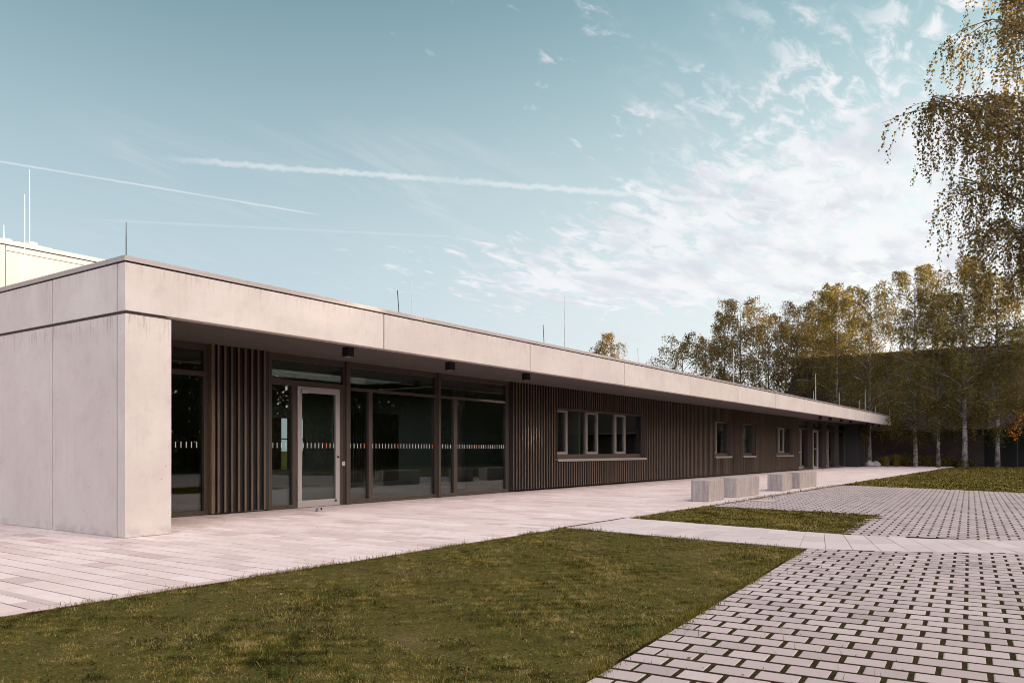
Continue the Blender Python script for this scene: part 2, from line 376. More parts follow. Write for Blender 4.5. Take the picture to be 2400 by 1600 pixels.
# ------------------------------------------------------------------ object helpers
def tag(o, label=None, cat=None, group=None, kind=None):
    if label: o['label'] = label
    if cat: o['category'] = cat
    if group: o['group'] = group
    if kind: o['kind'] = kind
    return o
def empty(name, loc=(0, 0, 0), **kw):
    o = bpy.data.objects.new(name, None); COL.objects.link(o); o.location = loc
    o.empty_display_size = 0.2
    return tag(o, **kw)
class MB:
    """collects boxes, tubes and faces; build() links them as one mesh object"""
    def __init__(self): self.v = []; self.f = []; self.mi = []
    def quadface(self, pts, mi=0):
        b = len(self.v); self.v += [tuple(q) for q in pts]; self.f.append(tuple(range(b, b + len(pts)))); self.mi.append(mi); return self
    def box(self, x0, x1, y0, y1, z0, z1, mi=0):
        if x1 < x0: x0, x1 = x1, x0
        if y1 < y0: y0, y1 = y1, y0
        if z1 < z0: z0, z1 = z1, z0
        b = len(self.v)
        self.v += [(x0, y0, z0), (x1, y0, z0), (x1, y1, z0), (x0, y1, z0), (x0, y0, z1), (x1, y0, z1), (x1, y1, z1), (x0, y1, z1)]
        for q in ((0, 3, 2, 1), (4, 5, 6, 7), (0, 1, 5, 4), (1, 2, 6, 5), (2, 3, 7, 6), (3, 0, 4, 7)):
            self.f.append(tuple(b + i for i in q)); self.mi.append(mi)
        return self
    def tube(self, pts, rad, n=8, mi=0, cap=True):
        pts = [Vector(q) for q in pts]; rings = []
        prev = None
        for i, q in enumerate(pts):
            tdir = (pts[min(i + 1, len(pts) - 1)] - pts[max(i - 1, 0)]).normalized()
            ref = prev if prev is not None else (Vector((1, 0, 0)) if abs(tdir.x) < 0.9 else Vector((0, 1, 0)))
            s = tdir.cross(ref).normalized(); u = s.cross(tdir).normalized(); prev = u
            r = rad[i] if hasattr(rad, '__len__') else rad
            b = len(self.v)
            for k in range(n):
                a = 2 * math.pi * k / n
                self.v.append(tuple(q + (s * math.cos(a) + u * math.sin(a)) * r))
            rings.append(b)
        for a, b in zip(rings, rings[1:]):
            for k in range(n):
                k2 = (k + 1) % n
                self.f.append((a + k, a + k2, b + k2, b + k)); self.mi.append(mi)
        if cap:
            self.f.append(tuple(rings[0] + k for k in reversed(range(n)))); self.mi.append(mi)
            self.f.append(tuple(rings[-1] + k for k in range(n))); self.mi.append(mi)
        return self
    def build(self, name, mats, parent=None, smooth=False, bevel=0.0, loc=None):
        me = bpy.data.meshes.new(name); me.from_pydata(self.v, [], self.f)
        for mm in (mats if isinstance(mats, (list, tuple)) else [mats]): me.materials.append(mm)
        if any(self.mi): me.polygons.foreach_set('material_index', self.mi)
        if smooth: me.polygons.foreach_set('use_smooth', [True] * len(me.polygons))
        me.update()
        if loc is not None:
            me.transform(Matrix.Translation(-Vector(loc)))
        o = bpy.data.objects.new(name, me); COL.objects.link(o)
        if parent: o.parent = parent
        if loc is not None: o.location = loc
        if bevel:
            bm = o.modifiers.new('bevel', 'BEVEL'); bm.width = bevel; bm.segments = 2; bm.limit_method = 'ANGLE'
        return o
def npmesh(name, verts, faces, m, tone=None, parent=None, smooth=False):
    """faces: (n,k) int array, or a list of such arrays"""
    fl = faces if isinstance(faces, list) else [faces]
    me = bpy.data.meshes.new(name)
    verts = np.asarray(verts, np.float32)
    me.vertices.add(len(verts)); me.vertices.foreach_set('co', verts.ravel())
    loops = np.concatenate([a.ravel() for a in fl]).astype(np.int32)
    tot = np.concatenate([np.full(len(a), a.shape[1], np.int32) for a in fl])
    st = np.concatenate([[0], np.cumsum(tot)[:-1]]).astype(np.int32)
    me.loops.add(len(loops)); me.loops.foreach_set('vertex_index', loops)
    me.polygons.add(len(tot)); me.polygons.foreach_set('loop_start', st); me.polygons.foreach_set('loop_total', tot)
    if tone is not None:
        a = me.attributes.new('tone', 'FLOAT', 'FACE'); a.data.foreach_set('value', np.asarray(tone, np.float32))
    me.polygons.foreach_set('use_smooth', np.full(len(tot), smooth))
    me.materials.append(m); me.update(calc_edges=True); me.validate()
    o = bpy.data.objects.new(name, me); COL.objects.link(o)
    if parent: o.parent = parent
    return o
def copy_tree(o, parent=None):
    c = o.copy(); COL.objects.link(c)
    if parent: c.parent = parent
    for ch in list(o.children): copy_tree(ch, c)
    return c
def inside(x, y, poly):
    r = np.zeros(len(x), bool); n = len(poly)
    for i in range(n):
        x0, y0 = poly[i]; x1, y1 = poly[(i + 1) % n]
        if y0 == y1: continue
        c = ((y0 > y) != (y1 > y)) & (x < (x1 - x0) * (y - y0) / (y1 - y0) + x0)
        r ^= c
    return r
def nz(x, y, s, seed):
    rg = np.random.default_rng(seed); v = 0
    for k in range(7):
        a = rg.uniform(0, 6.28); f = s * rg.uniform(0.6, 1.9)
        v = v + np.sin(f * (x * math.cos(a) + y * math.sin(a)) + rg.uniform(0, 6.28))
    return v / 7 ** 0.5
def sheet(name, poly, zt, m, kind='structure'):
    mb = MB(); mb.quadface([(x, y, zt) for x, y in poly])
    return tag(mb.build(name, m), kind=kind)

# ------------------------------------------------------------------ ground
sheet('ground', [(-900, -900), (1200, -900), (1200, 1200), (-900, 1200)], -0.05, M['field'])
def blocks(name, rects, ztop, zbot, m, bev, jit, seed, kind='structure'):
    """rects: (n,4,2) corners counter-clockwise: one bevelled block each, joined in one paving mesh"""
    rg = np.random.default_rng(seed); r = np.asarray(rects, float); n = len(r)
    c = r.mean(1, keepdims=True)
    L = np.linalg.norm(r - c, axis=2, keepdims=True)
    inn = r + (c - r) / L * bev * 1.4142
    v = np.zeros((n, 12, 3))
    v[:, 0:4, :2] = r; v[:, 0:4, 2] = zbot
    v[:, 4:8, :2] = r; v[:, 4:8, 2] = ztop - bev * 0.6
    v[:, 8:12, :2] = inn; v[:, 8:12, 2] = ztop
    tx = rg.normal(0, jit, (n, 1)); ty = rg.normal(0, jit, (n, 1)); dz = rg.normal(0, jit * .06, (n, 1))
    rel = v[:, 4:, :2] - c
    v[:, 4:, 2] += rel[:, :, 0] * tx + rel[:, :, 1] * ty + dz
    fs = [(8, 9, 10, 11)]
    for k in range(4):
        k2 = (k + 1) % 4
        fs.append((4 + k, 4 + k2, 8 + k2, 8 + k)); fs.append((k, k2, 4 + k2, 4 + k))
    F = (np.arange(n)[:, None, None] * 12 + np.array(fs)[None]).reshape(-1, 4)
    tone = np.repeat(np.clip(rg.normal(0.5, 0.22, n), 0, 1), len(fs))
    return tag(npmesh(name, v.reshape(-1, 3), F, m, tone), kind=kind)

# terrace: narrow slabs laid across the front, joints running towards the building
sheet('terrace_bed', [(-12, 5.50), (60.0, 5.50), (60.0, 11.5), (5.3, 11.5), (5.3, 26), (-12, 26)], -0.0035, M['joint'])
rg = random.Random(5)
rects = []
x = -11.9; PW = 0.205
while x < 59.5:
    ymax = 25.8 if x < 5.0 else 11.47
    y = 5.61 - rg.choice((0, .1, .2, .3))
    if not (2.56 < x + .1 < 2.72):
        while y < ymax:
            ln = rg.choice((0.41, 0.41, 0.51, 0.61, 0.61, 0.82))
            y0 = max(y, 5.61); y1 = min(y + ln, ymax)
            if y1 - y0 > 0.05:
                rects.append([(x + .0075, y0 + .003), (x + PW - .0075, y0 + .003), (x + PW - .0075, y1 - .003), (x + .0075, y1 - .003)])
            y += ln
    x += PW
blocks('terrace', rects, 0.0, -0.02, M['slab'], 0.004, 0.0022, 3)
# edging strip along the lawn
mb = MB(); x = -11.9
kr = []
while x < 58:
    ln = 1.0
    if not (9.0 < x + .5 < 11.2): kr.append([(x + .002, 5.51), (x + ln - .002, 5.51), (x + ln - .002, 5.60), (x + .002, 5.60)])
    x += ln
blocks('kerb_strip', kr, 0.003, -0.05, M['slab'], 0.003, 0.002, 8)

# slot drain across the terrace
dr = MB()
dr.box(2.590, 2.665, 5.62, 25.5, -0.03, 0.004)
for k in range(20): dr.box(2.592, 2.663, 5.62 + k - .002, 5.62 + k + .002, 0.004, 0.0055)
do = dr.build('drain_channel', M['pathslab']); tag(do, 'narrow slot drain channel between dark joints in the terrace paving', 'drain')
g_ = MB(); g_.box(2.565, 2.590, 5.62, 25.5, -0.04, -0.008).box(2.665, 2.690, 5.62, 25.5, -0.04, -0.008); g_.build('drain_slot', M['black'], do)

# curving slab path between the lawns
Lp = [(9.19, 5.50), (8.95, 4.0), (8.73, 2.24), (9.05, 1.25), (9.62, 0.29), (10.7, -1.1), (12.2, -2.6), (14.5, -4.2)]
Rp = [(11.05, 5.50), (10.75, 4.0), (10.42, 2.2), (10.50, 1.25), (10.89, 0.33), (11.75, -.55), (13.0, -1.75), (15.1, -3.1)]
def resample(poly, n):
    p = np.array(poly); s = np.concatenate([[0], np.cumsum(np.linalg.norm(np.diff(p, axis=0), axis=1))])
    tt = np.linspace(0, s[-1], n)
    return np.stack([np.interp(tt, s, p[:, 0]), np.interp(tt, s, p[:, 1])], 1)
NL = 46
la, ra = resample(Lp, NL), resample(Rp, NL)
sheet('path_bed', Lp + Rp[::-1], -0.002, M['joint'])
rects = []
for i in range(NL - 1):
    n = 2 if i % 2 else 3
    cuts = [0] + [k / n + rg.uniform(-.05, .05) for k in range(1, n)] + [1]
    for a, b in zip(cuts, cuts[1:]):
        q = [la[i] * (1 - a) + ra[i] * a, la[i] * (1 - b) + ra[i] * b, la[i + 1] * (1 - b) + ra[i + 1] * b, la[i + 1] * (1 - a) + ra[i + 1] * a]
        q = np.array(q); c = q.mean(0); q = c + (q - c) * (1 - 0.004 / np.linalg.norm(q - c, axis=1, keepdims=True) * 1.6)
        rects.append(q[::-1])
blocks('path', rects, 0.006, -0.02, M['pathslab'], 0.003, 0.003, 4)

# sett paving with open mossy joints
A = R(4.56); ux, uy = math.cos(A), math.sin(A); vx, vy = math.sin(A), -math.cos(A)
O = (3.237, 1.777)
LAWN2 = [(11.03, 5.45), (14.35, 5.45), (13.92, 2.375), (10.40, 2.20)]
LAWN3 = [(25.6, 5.50), (24.75, 3.85), (24.2, 2.4), (23.3, .7), (22.2, -4), (21.5, -9), (59.8, -9), (59.8, 5.0), (54.5, 5.50)]
LAWN1 = [(-14, 5.50), (9.19, 5.50), (8.95, 4.0), (8.73, 2.24), (O[0] - 14 * ux, O[1] - 14 * uy)]
pts = []; UP, VP, SL, SWD = 0.1647, 0.2135, 0.190, 0.134
for i in range(-70, 135):
    for j in range(-32, 60):
        u0 = i * UP; v0 = j * VP + (VP * .5 if i % 2 else 0.0)
        pts.append((u0, v0, SL))
        if j == 0 and i % 2: pts.append((u0, 0.0, SL * .5))
pts = np.array(pts)
def sett_rects(pts):
    u0, v0, L = pts.T
    out = np.zeros((len(pts), 4, 2))
    for k, (du, dv) in enumerate(((0, 1), (1, 1), (1, 0), (0, 0))):
        uu = u0 + .013 + du * SWD; vv = v0 + .008 + dv * L
        out[:, k, 0] = O[0] + uu * ux + vv * vx; out[:, k, 1] = O[1] + uu * uy + vv * vy
    return out
rr = sett_rects(pts); cc = rr.mean(1)
near = (pts[:, 1] > -0.01) & (cc[:, 0] > -3) & (cc[:, 1] > -5.5)
lpoly = Lp[2:] + [(14.5, -8), (-6, -8), (-6, 1.0), O]
near &= inside(cc[:, 0], cc[:, 1], [(8.73, 2.24)] + Lp[3:] + [(14.5, -9), (-9, -9), (-9, 0.8), O])
far = inside(cc[:, 0], cc[:, 1], [(10.42, 2.2)] + Rp[4:] + [(15.1, -9), (21.5, -9), (22.2, -4), (23.3, .7), (24.2, 2.4), (24.75, 3.85), (25.5, 5.44), (14.4, 5.44), (13.95, 2.40)])
blocks('sett_paving', rr[near | far], 0.0, -0.03, M['sett'], 0.005, 0.006, 11)
sheet('sett_bed', [(-9, .8), O, (8.73, 2.24), (10.4, 2.2), (13.92, 2.37), (14.35, 5.45), (25.6, 5.48), (24.75, 3.85), (24.2, 2.4), (23.3, .7), (22.2, -4), (21.5, -9), (-9, -9)], -0.0024, M['moss'])

# lawns
sheet('lawn', LAWN1, -0.006, M['turf'])
sheet('lawn', LAWN2, -0.004, M['turf'])
sheet('lawn', LAWN3, -0.004, M['turf'])
sheet('lawn', [(-60, -9), (-9, -9), (-9, .8), (-14, .4), (-14, 5.5), (-60, 5.5)], -0.006, M['turf'])

def grass(name, poly, n, hmean, wid, seed, clipx=None, near=None, sparse=0.0):
    rg = np.random.default_rng(seed)
    P = np.array(poly); lo, hi = P.min(0), P.max(0)
    if clipx: lo = np.maximum(lo, clipx[0]); hi = np.minimum(hi, clipx[1])
    x = rg.uniform(lo[0], hi[0], n); y = rg.uniform(lo[1], hi[1], n)
    k = inside(x, y, poly)
    x, y = x[k], y[k]
    dens = 0.62 + 0.25 * nz(x, y, 2.2, 1) + 0.25 * nz(x, y, 9.0, 2) + 0.25 * nz(x, y, 28.0, 3)
    bare = nz(x, y, 2.6, 5) + 0.6 * nz(x, y, 9.0, 6)
    k = (rg.uniform(0, 1, len(x)) < np.clip(dens, .22, 1)) & ~((bare > 1.25) & (rg.uniform(0, 1, len(x)) < .80))
    if near is not None:
        dd = np.hypot(x, y); k &= rg.uniform(0, 1, len(x)) < np.clip(near / dd, .05, 1)
    x, y = x[k], y[k]; n = len(x)
    dd = np.hypot(x, y)
    h = hmean * rg.lognormal(0, .38, n) * (0.85 + 0.30 * np.clip(nz(x, y, 3.0, 9), -1, 1.5) + 0.35 * np.clip(nz(x, y, 22.0, 10), -1.2, 1.6))
    wd = wid * rg.uniform(.7, 1.4, n) * np.clip(dd / 7, 1, 3)
    az = rg.uniform(0, 6.283, n); lean = np.abs(rg.normal(0.95, 0.45, n))
    fx, fy = np.cos(az), np.sin(az); sx_, sy_ = -fy, fx
    v = np.zeros((n, 5, 3))
    b0 = np.stack([x, y, np.full(n, -.008)], 1); side = np.stack([sx_ * wd, sy_ * wd, 0 * wd], 1)
    mid = b0 + np.stack([fx * h * lean * .35, fy * h * lean * .35, h * .62], 1)
    tip = b0 + np.stack([fx * h * lean * 1.1, fy * h * lean * 1.1, h * (1.05 - .35 * np.clip(lean, 0, 1.6))], 1)
    v[:, 0] = b0 - side; v[:, 1] = b0 + side; v[:, 2] = mid + side * .7; v[:, 3] = mid - side * .7; v[:, 4] = tip
    I = np.arange(n)[:, None] * 5
    F4 = I + np.array([[0, 1, 2, 3]]); F3 = I + np.array([[3, 2, 4]])
    tone = np.clip(0.34 + 0.08 * nz(x, y, 1.6, 21) + 0.17 * nz(x, y, 8.0, 22) + 0.20 * nz(x, y, 26.0, 23) + 0.16 * nz(x, y, 60.0, 24) + rg.normal(0, .17, n), 0, 1)
    dry = rg.uniform(0, 1, n) < np.clip(.12 + .12 * nz(x, y, 4.0, 41) + .10 * nz(x, y, 18.0, 42), .02, .6)
    tone[dry] = rg.uniform(.74, 1, dry.sum())
    h[dry] *= .7
    o = npmesh(name, v.reshape(-1, 3), [F4, F3], M['blade'], np.concatenate([tone, tone]))
    return tag(o, kind='stuff')
grass('grass', LAWN1, 1150000, 0.0135, 0.0016, 31, ((-3, .2), (9.3, 5.6)), near=4.2)
grass('grass', LAWN2, 90000, 0.022, 0.0024, 32)
grass('grass', LAWN3, 260000, 0.030, 0.0050, 33, ((20, -5), (60, 6)))
# tufts that creep over the paving edges and out of the sett joints
def edge_tufts(name, a, b, n, spread, hmean, seed):
    rg = np.random.default_rng(seed); tt = rg.uniform(0, 1, n)
    a, b = np.array(a), np.array(b)
    w_ = np.clip(0.5 + .6 * nz(tt * np.linalg.norm(b - a), 0 * tt, 5, seed), 0.0, 1.6)
    k = rg.uniform(0, 1.2, n) < w_
    tt = tt[k]
    pos = a + (b - a) * tt[:, None] + rg.normal(0, spread, (len(tt), 2))
    return pos
pos = np.concatenate([edge_tufts('', (-2, 5.49), (9.15, 5.49), 20000, .032, .03, 1), edge_tufts('', (9.17, 5.4), (8.73, 2.24), 6000, .03, .03, 2),
                      edge_tufts('', (8.73, 2.24), O, 15000, .030, .03, 3), edge_tufts('', O, (O[0] - 3 * ux, O[1] - 3 * uy), 8000, .030, .03, 4),
                      edge_tufts('', (11, 5.46), (14.3, 5.46), 1500, .03, .03, 5), edge_tufts('', (10.45, 2.2), (13.9, 2.37), 1200, .02, .03, 6),
                      edge_tufts('', (14.4, 5.46), (25.5, 5.47), 5200, .10, .03, 7)])
jr = rr[near]; rgj = np.random.default_rng(12)
dj = np.hypot(*(jr.mean(1)).T)
idx = rgj.choice(len(jr), 9000); e = rgj.uniform(0, 1, 9000)[:, None]
pj = jr[idx, 3] * (1 - e) + jr[idx, 0] * e + rgj.normal(0, .007, (9000, 2)) - np.array([ux, uy]) * 0.006
wj = nz(pj[:, 0], pj[:, 1], 1.2, 77) - (pj[:, 1] < .6) * .4
pos = np.concatenate([pos, pj[wj > -.1]])
def blades_at(name, pos, hmean, wid, seed):
    rg = np.random.default_rng(seed); n = len(pos); x, y = pos.T
    h = hmean * rg.lognormal(0, .45, n); wd = wid * rg.uniform(.7, 1.4, n) * np.clip(np.hypot(x, y) / 7, 1, 3)
    az = rg.uniform(0, 6.283, n); lean = np.abs(rg.normal(.5, .4, n)); fx, fy = np.cos(az), np.sin(az)
    b0 = np.stack([x, y, np.full(n, -.012)], 1); side = np.stack([-fy * wd, fx * wd, 0 * wd], 1)
    mid = b0 + np.stack([fx * h * lean * .35, fy * h * lean * .35, h * .62], 1)
    tip = b0 + np.stack([fx * h * lean, fy * h * lean, h], 1)
    v = np.stack([b0 - side, b0 + side, mid + side * .7, mid - side * .7, tip], 1)
    I = np.arange(n)[:, None] * 5; tone = np.clip(rg.normal(.4, .2, n), 0, 1)
    return tag(npmesh(name, v.reshape(-1, 3), [I + np.array([[0, 1, 2, 3]]), I + np.array([[3, 2, 4]])], M['blade'], np.concatenate([tone, tone])), kind='stuff')
blades_at('grass', pos, 0.022, 0.0016, 90)

# leaf litter on lawns and paving; low clover and rosette weeds in the lawn
def litter(name, x, y, size, seed, m, up=0.35, zoff=0.012):
    rg = np.random.default_rng(seed); n = len(x)
    s = size * rg.uniform(.6, 1.3, n); az = rg.uniform(0, 6.283, n)
    a = np.stack([np.cos(az), np.sin(az), rg.normal(0, up, n)], 1); b_ = np.stack([-np.sin(az), np.cos(az), rg.normal(0, up, n)], 1)
    c = np.stack([x, y, np.full(n, zoff) + s * .3 * up], 1)
    v = np.stack([c - a * s[:, None] * .5, c + b_ * s[:, None] * .32, c + a * s[:, None] * .5, c - b_ * s[:, None] * .32], 1)
    v[:, :, 2] = np.maximum(v[:, :, 2], 0.004)
    return npmesh(name, v.reshape(-1, 3), (np.arange(n)[:, None] * 4 + np.array([[0, 1, 2, 3]])), m, rg.uniform(0, 1, n))
rgl = np.random.default_rng(3)
x = rgl.uniform(1.5, 9, 110); y = rgl.uniform(1.9, 5.4, 110)
tag(litter('fallen_leaves', x, y, .020, 1, M['litter'], .45, .02), kind='stuff')
x = np.concatenate([rgl.uniform(0, 30, 130), rgl.uniform(3, 12, 60)]); y = np.concatenate([rgl.uniform(5.6, 11.2, 130), rgl.uniform(-2, 1.8, 60)])
tag(litter('fallen_leaves', x, y, .022, 2, M['litter'], .25, .005), kind='stuff')
cx_, cy_ = [], []
for k in range(80):
    px_, py_ = rgl.uniform(1.2, 8.8), rgl.uniform(1.9, 5.35); q = rgl.integers(10, 40)
    rad = rgl.uniform(.04, .16); cx_.append(px_ + rgl.normal(0, rad, q)); cy_.append(py_ + rgl.normal(0, rad, q))
cx_, cy_ = np.concatenate(cx_), np.concatenate(cy_); kk = inside(cx_, cy_, LAWN1)
tag(litter('clover', cx_[kk], cy_[kk], .022, 5, M['weed'], .45, .026), kind='stuff')

# manhole cover
mh = MB(); mh.tube([(16.53, 5.05, -.03), (16.53, 5.05, .008)], .27, 28)
mo = mh.build('manhole_cover', M['pathslab']); tag(mo, 'round pale manhole cover set in the stone setts beside the seat blocks', 'manhole cover')
mh = MB()
for k in range(28):
    a0, a1 = k / 28 * 6.2832, (k + 1) / 28 * 6.2832
    mh.quadface([(16.53 + r_ * math.cos(a), 5.05 + r_ * math.sin(a), .004) for r_, a in ((.275, a0), (.31, a0), (.31, a1), (.275, a1))])
mh.build('cover_ring', M['darksteel'], mo)

# ------------------------------------------------------------------ the pavilion
B = empty('school_building', (5.09, 9.185, 0), label='long single-storey concrete pavilion with a deep flat roof overhang and dark timber front', cat='building')
_Binv = Vector((5.09, 9.185, 0))
def part(mb, name, mats, parent=None, bevel=0.0, smooth=False):
    o = mb.build(name, mats, None, smooth, bevel)
    o.parent = parent or B
    p_ = parent
    if parent is None or parent is B:
        o.matrix_parent_inverse = Matrix.Translation(-_Binv)
    else:
        o.matrix_parent_inverse = parent.matrix_world.inverted() if parent.matrix_world != Matrix() else Matrix()
    return o
X0, YF, X1, YB = 5.09, 9.185, 57.586, 20.0
YW = 11.42
ZP, ZF0, ZF1, ZC0, ZC1 = 2.695, 2.735, 3.312, 3.331, 3.391
# recessed core behind the open joints
core = MB().box(X0 + .03, X0 + .55, YF + .03, YB - .03, 0.0, 3.30)
part(core, 'wall_core', M['gapgrey'])
seams = [9.366, 10.969, 12.58, 14.18, 15.78, 17.38, 18.98, YB]
mb = MB(); mb.box(X0, X0 + .60, YF, seams[0] - .008, 0.002, ZP)
part(mb, 'corner_pillar', M['concrete'], bevel=.006)
for a, b_ in zip(seams, seams[1:]):
    part(MB().box(X0, X0 + .028, a + .010, b_ - .010, 0.004, ZP), 'wall_panel', M['concrete_cool'])
    part(MB().box(X0, X0 + .028, a + .010, b_ - .010, ZF0, ZF1), 'fascia_panel', M['concrete_cool'])
part(MB().box(X0 + .551, X0 + .60, seams[0], YW + .3, 0.002, 2.75), 'inner_wall', M['concrete'])
fj = [X0, 9.496, 13.897, 18.311, 22.706, 27.069, 31.481, 35.833, 40.207, 44.59, 48.92, 53.28, X1]
for i, (a, b_) in enumerate(zip(fj, fj[1:])):
    mb = MB()
    mb.box(a + (.011 if i else 0), b_ - (.011 if i < 11 else 0), YF, YF + .165, ZF0, ZF1)
    part(mb, 'fascia_panel', M['concrete'], bevel=.004)
part(MB().box(X0 + .56, X1 - .02, YF + .02, YF + .15, 2.755, 3.30), 'fascia_core', M['black'])
# end panel of the fascia at the far end
part(MB().box(X1 - .028, X1, YF + .17, YB, ZF0, ZF1), 'fascia_panel', M['concrete_cool'])
# coping: dark shadow gap below a thin metal cap with joint covers
part(MB().box(X0 + .02, X1 - .02, YF + .02, YF + .16, ZF1 - .01, ZC0 + .01).box(X0 + .02, X0 + .16, YF + .16, YB, ZF1 - .01, ZC0 + .01), 'shadow_gap', M['black'])
mb = MB().box(X0 - .012, X1 + .012, YF - .012, YF + .33, ZC0, ZC1).box(X0 - .012, X0 + .33, YF + .33, YB, ZC0, ZC1)
x = 6.822
while x < X1 - .5:
    mb.box(x - .004, x + .004, YF - .0155, YF + .34, ZC0 - .001, ZC1 + .003); x += 1.825
y = 11.04
while y < YB:
    mb.box(X0 - .0155, X0 + .34, y - .004, y + .004, ZC0 - .001, ZC1 + .003); y += 1.83
part(mb, 'coping', M['coping'])
def holed(xa, xb, ya, yb_, za, zb):      # a slab with an unseen opening, added to bring daylight into the hall
    return MB().box(xa, xb, ya, 13.8, za, zb).box(xa, xb, 16.8, yb_, za, zb).box(xa, 10.6, 13.8, 16.8, za, zb).box(16.6, xb, 13.8, 16.8, za, zb)
part(holed(X0 + .56, X1 - .03, YF + .17, YB - .02, 3.0, 3.24), 'roof', M['roof'])
part(MB().box(10.6, 16.6, 13.8, 16.8, 3.20, 3.225), 'added_rooflight', M['glass'])  # unseen glazing of the added roof opening, brightens the hall
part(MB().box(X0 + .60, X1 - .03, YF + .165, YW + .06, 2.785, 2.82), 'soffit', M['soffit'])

# front wall ------------------------------------------------------------------
def frame_rect(mb, x0, x1, z0, z1, y0, y1, w=.05, top=None, bot=None):
    t_ = top if top is not None else w; b_ = bot if bot is not None else w
    mb.box(x0, x0 + w, y0, y1, z0, z1).box(x1 - w, x1, y0, y1, z0, z1)
    mb.box(x0 + w, x1 - w, y0, y1, z1 - t_, z1).box(x0 + w, x1 - w, y0, y1, z0, z0 + b_)
MARK = .0925
def pane(parent, x0, x1, z0, z1, y, marks=None):
    """one sheet of glass, with its row of small printed safety marks where it has them"""
    mb = MB().box(x0, x1, y, y + .024, z0, z1)
    if marks:
        rg = random.Random(marks); x = max(x0, X0 + .9) + .055
        while x < x1 - .03:
            q = rg.random(); mb.box(x - .0075, x + .0075, y - .004, y - .002, 1.100, 1.192, 2 if q < .03 else 3 if q < .07 else 1); x += MARK
    return part(mb, 'pane', [M['glass'], M['white'], M['orange'], M['yellow']] if marks else M['glass'], parent)
def plugs(mb, xs):
    for x in xs: mb.box(x - .018, x + .018, YW - .034, YW - .030, .030, .045, 1)
YG = YW + .02                       # glass plane
# window beside the corner pillar
mb = MB(); x0, x1 = X0 + .60, 7.76
mb.box(x0, 7.627, YW - .03, YW + .05, .002, .07).box(7.627, x1, YW - .03, YW + .05, .002, 2.785)
mb.box(x0, 7.627, YW - .03, YW + .05, 2.262, 2.340).box(x0, 7.627, YW - .03, YW + .05, 2.685, 2.785)
mb.box(x0, 7.627, YW - .045, YW - .03, 2.275, 2.325); plugs(mb, (7.45, 6.2))
Wn = part(mb, 'window', [M['frame'], M['black']])
pane(Wn, x0, 7.627, .07, 2.262, YG, 3); pane(Wn, x0, 7.627, 2.34, 2.685, YG)

# entrance bay: sidelight, door, service panel, transom
mb = MB()
mb.box(8.87, 8.972, YW - .03, YW + .05, .002, 2.785)
mb.box(8.972, 10.66, YW - .03, YW + .05, 2.675, 2.785).box(8.972, 10.66, YW - .03, YW + .05, 2.232, 2.325)
mb.box(10.66, 10.836, YW - .03, YW + .05, .002, 2.785).box(10.70, 10.80, YW - .075, YW - .03, .002, 2.785)
mb.box(8.972, 9.425, YW - .03, YW + .05, .002, .065).box(9.425, 9.531, YW - .03, YW + .05, .065, 2.232)
mb.box(9.425, 9.531, YW - .03, YW + .05, .002, .065)
mb.box(10.555, 10.66, YW - .02, YW + .05, .002, 2.232); plugs(mb, (9.30,))
Wn = part(mb, 'window', [M['frame'], M['black']])
pane(Wn, 8.972, 9.425, .065, 2.232, YG, 4); pane(Wn, 8.972, 10.66, 2.325, 2.675, YG)
mb = MB(); frame_rect(mb, 9.535, 10.55, .008, 2.228, YW - .045, YW + .02, .095, .11, .125)
D = part(mb, 'door', M['alu'], bevel=.004)
pane(D, 9.63, 10.455, .133, 2.118, YW - .01, 5)
for zz in (.18, .42, 1.28, 1.85, 2.02): part(MB().tube([(9.529, YW - .052, zz), (9.529, YW - .052, zz + .13)], .011, 8), 'hinge', M['steel'], D)
part(MB().box(9.60, 9.74, YW - .085, YW - .045, 2.10, 2.18), 'door_closer', M['alu'], D, bevel=.006)
part(MB().tube([(10.505, YW - .047, .93), (10.505, YW - .062, .93)], .022, 12).tube([(10.505, YW - .062, .93), (10.505, YW - .075, .93)], .012, 8), 'lock_cylinder', M['darksteel'], D)
part(MB().tube([(10.44, YW - .047, .10), (10.44, YW - .07, .10)], .02, 10), 'door_stopper', M['darksteel'], D)
# key switch plate with its small key symbol
kp = part(MB().box(10.635, 10.70, YW - .031, YW - .022, .765, .840), 'key_switch', M['white'])
part(MB().tube([(10.668, YW - .0312, .815), (10.668, YW - .034, .815)], .010, 10).box(10.664, 10.672, YW - .034, YW - .0312, .782, .806).box(10.672, 10.679, YW - .034, YW - .0312, .786, .791), 'key_symbol', M['black'], kp)

# two large glazed bays
for (xa, xm0, xm1, xb, sd_) in ((10.836, 11.345, 11.446, 13.42, 6), (13.56, 14.06, 14.18, 16.139, 7)):
    mb = MB()
    mb.box(xa, xb, YW - .03, YW + .05, 2.680, 2.785).box(xa, xb, YW - .03, YW + .05, 2.235, 2.290)
    mb.box(xa, xb, YW - .05, YW - .03, 2.243, 2.282)
    mb.box(xa, xb, YW - .03, YW + .05, .002, .085).box(xm0, xm1, YW - .03, YW + .05, .085, 2.235)
    plugs(mb, (xa + .12, xm0 - .06, xm1 + .12, (xm1 + xb) / 2, xb - .10))
    Wn = part(mb, 'window', [M['frame'], M['black']])
    pane(Wn, xa, xm0, .085, 2.235, YG, sd_); pane(Wn, xm1, xb, .085, 2.235, YG, sd_ + 10); pane(Wn, xa, xb, 2.29, 2.68, YG)
part(MB().box(13.42, 13.56, YW - .03, YW + .05, .002, 2.785).box(13.455, 13.525, YW - .09, YW - .03, .002, 2.785), 'mullion', M['frame'])
part(MB().box(16.139, 16.262, YW - .03, YW + .05, .002, 2.785), 'mullion', M['frame'])

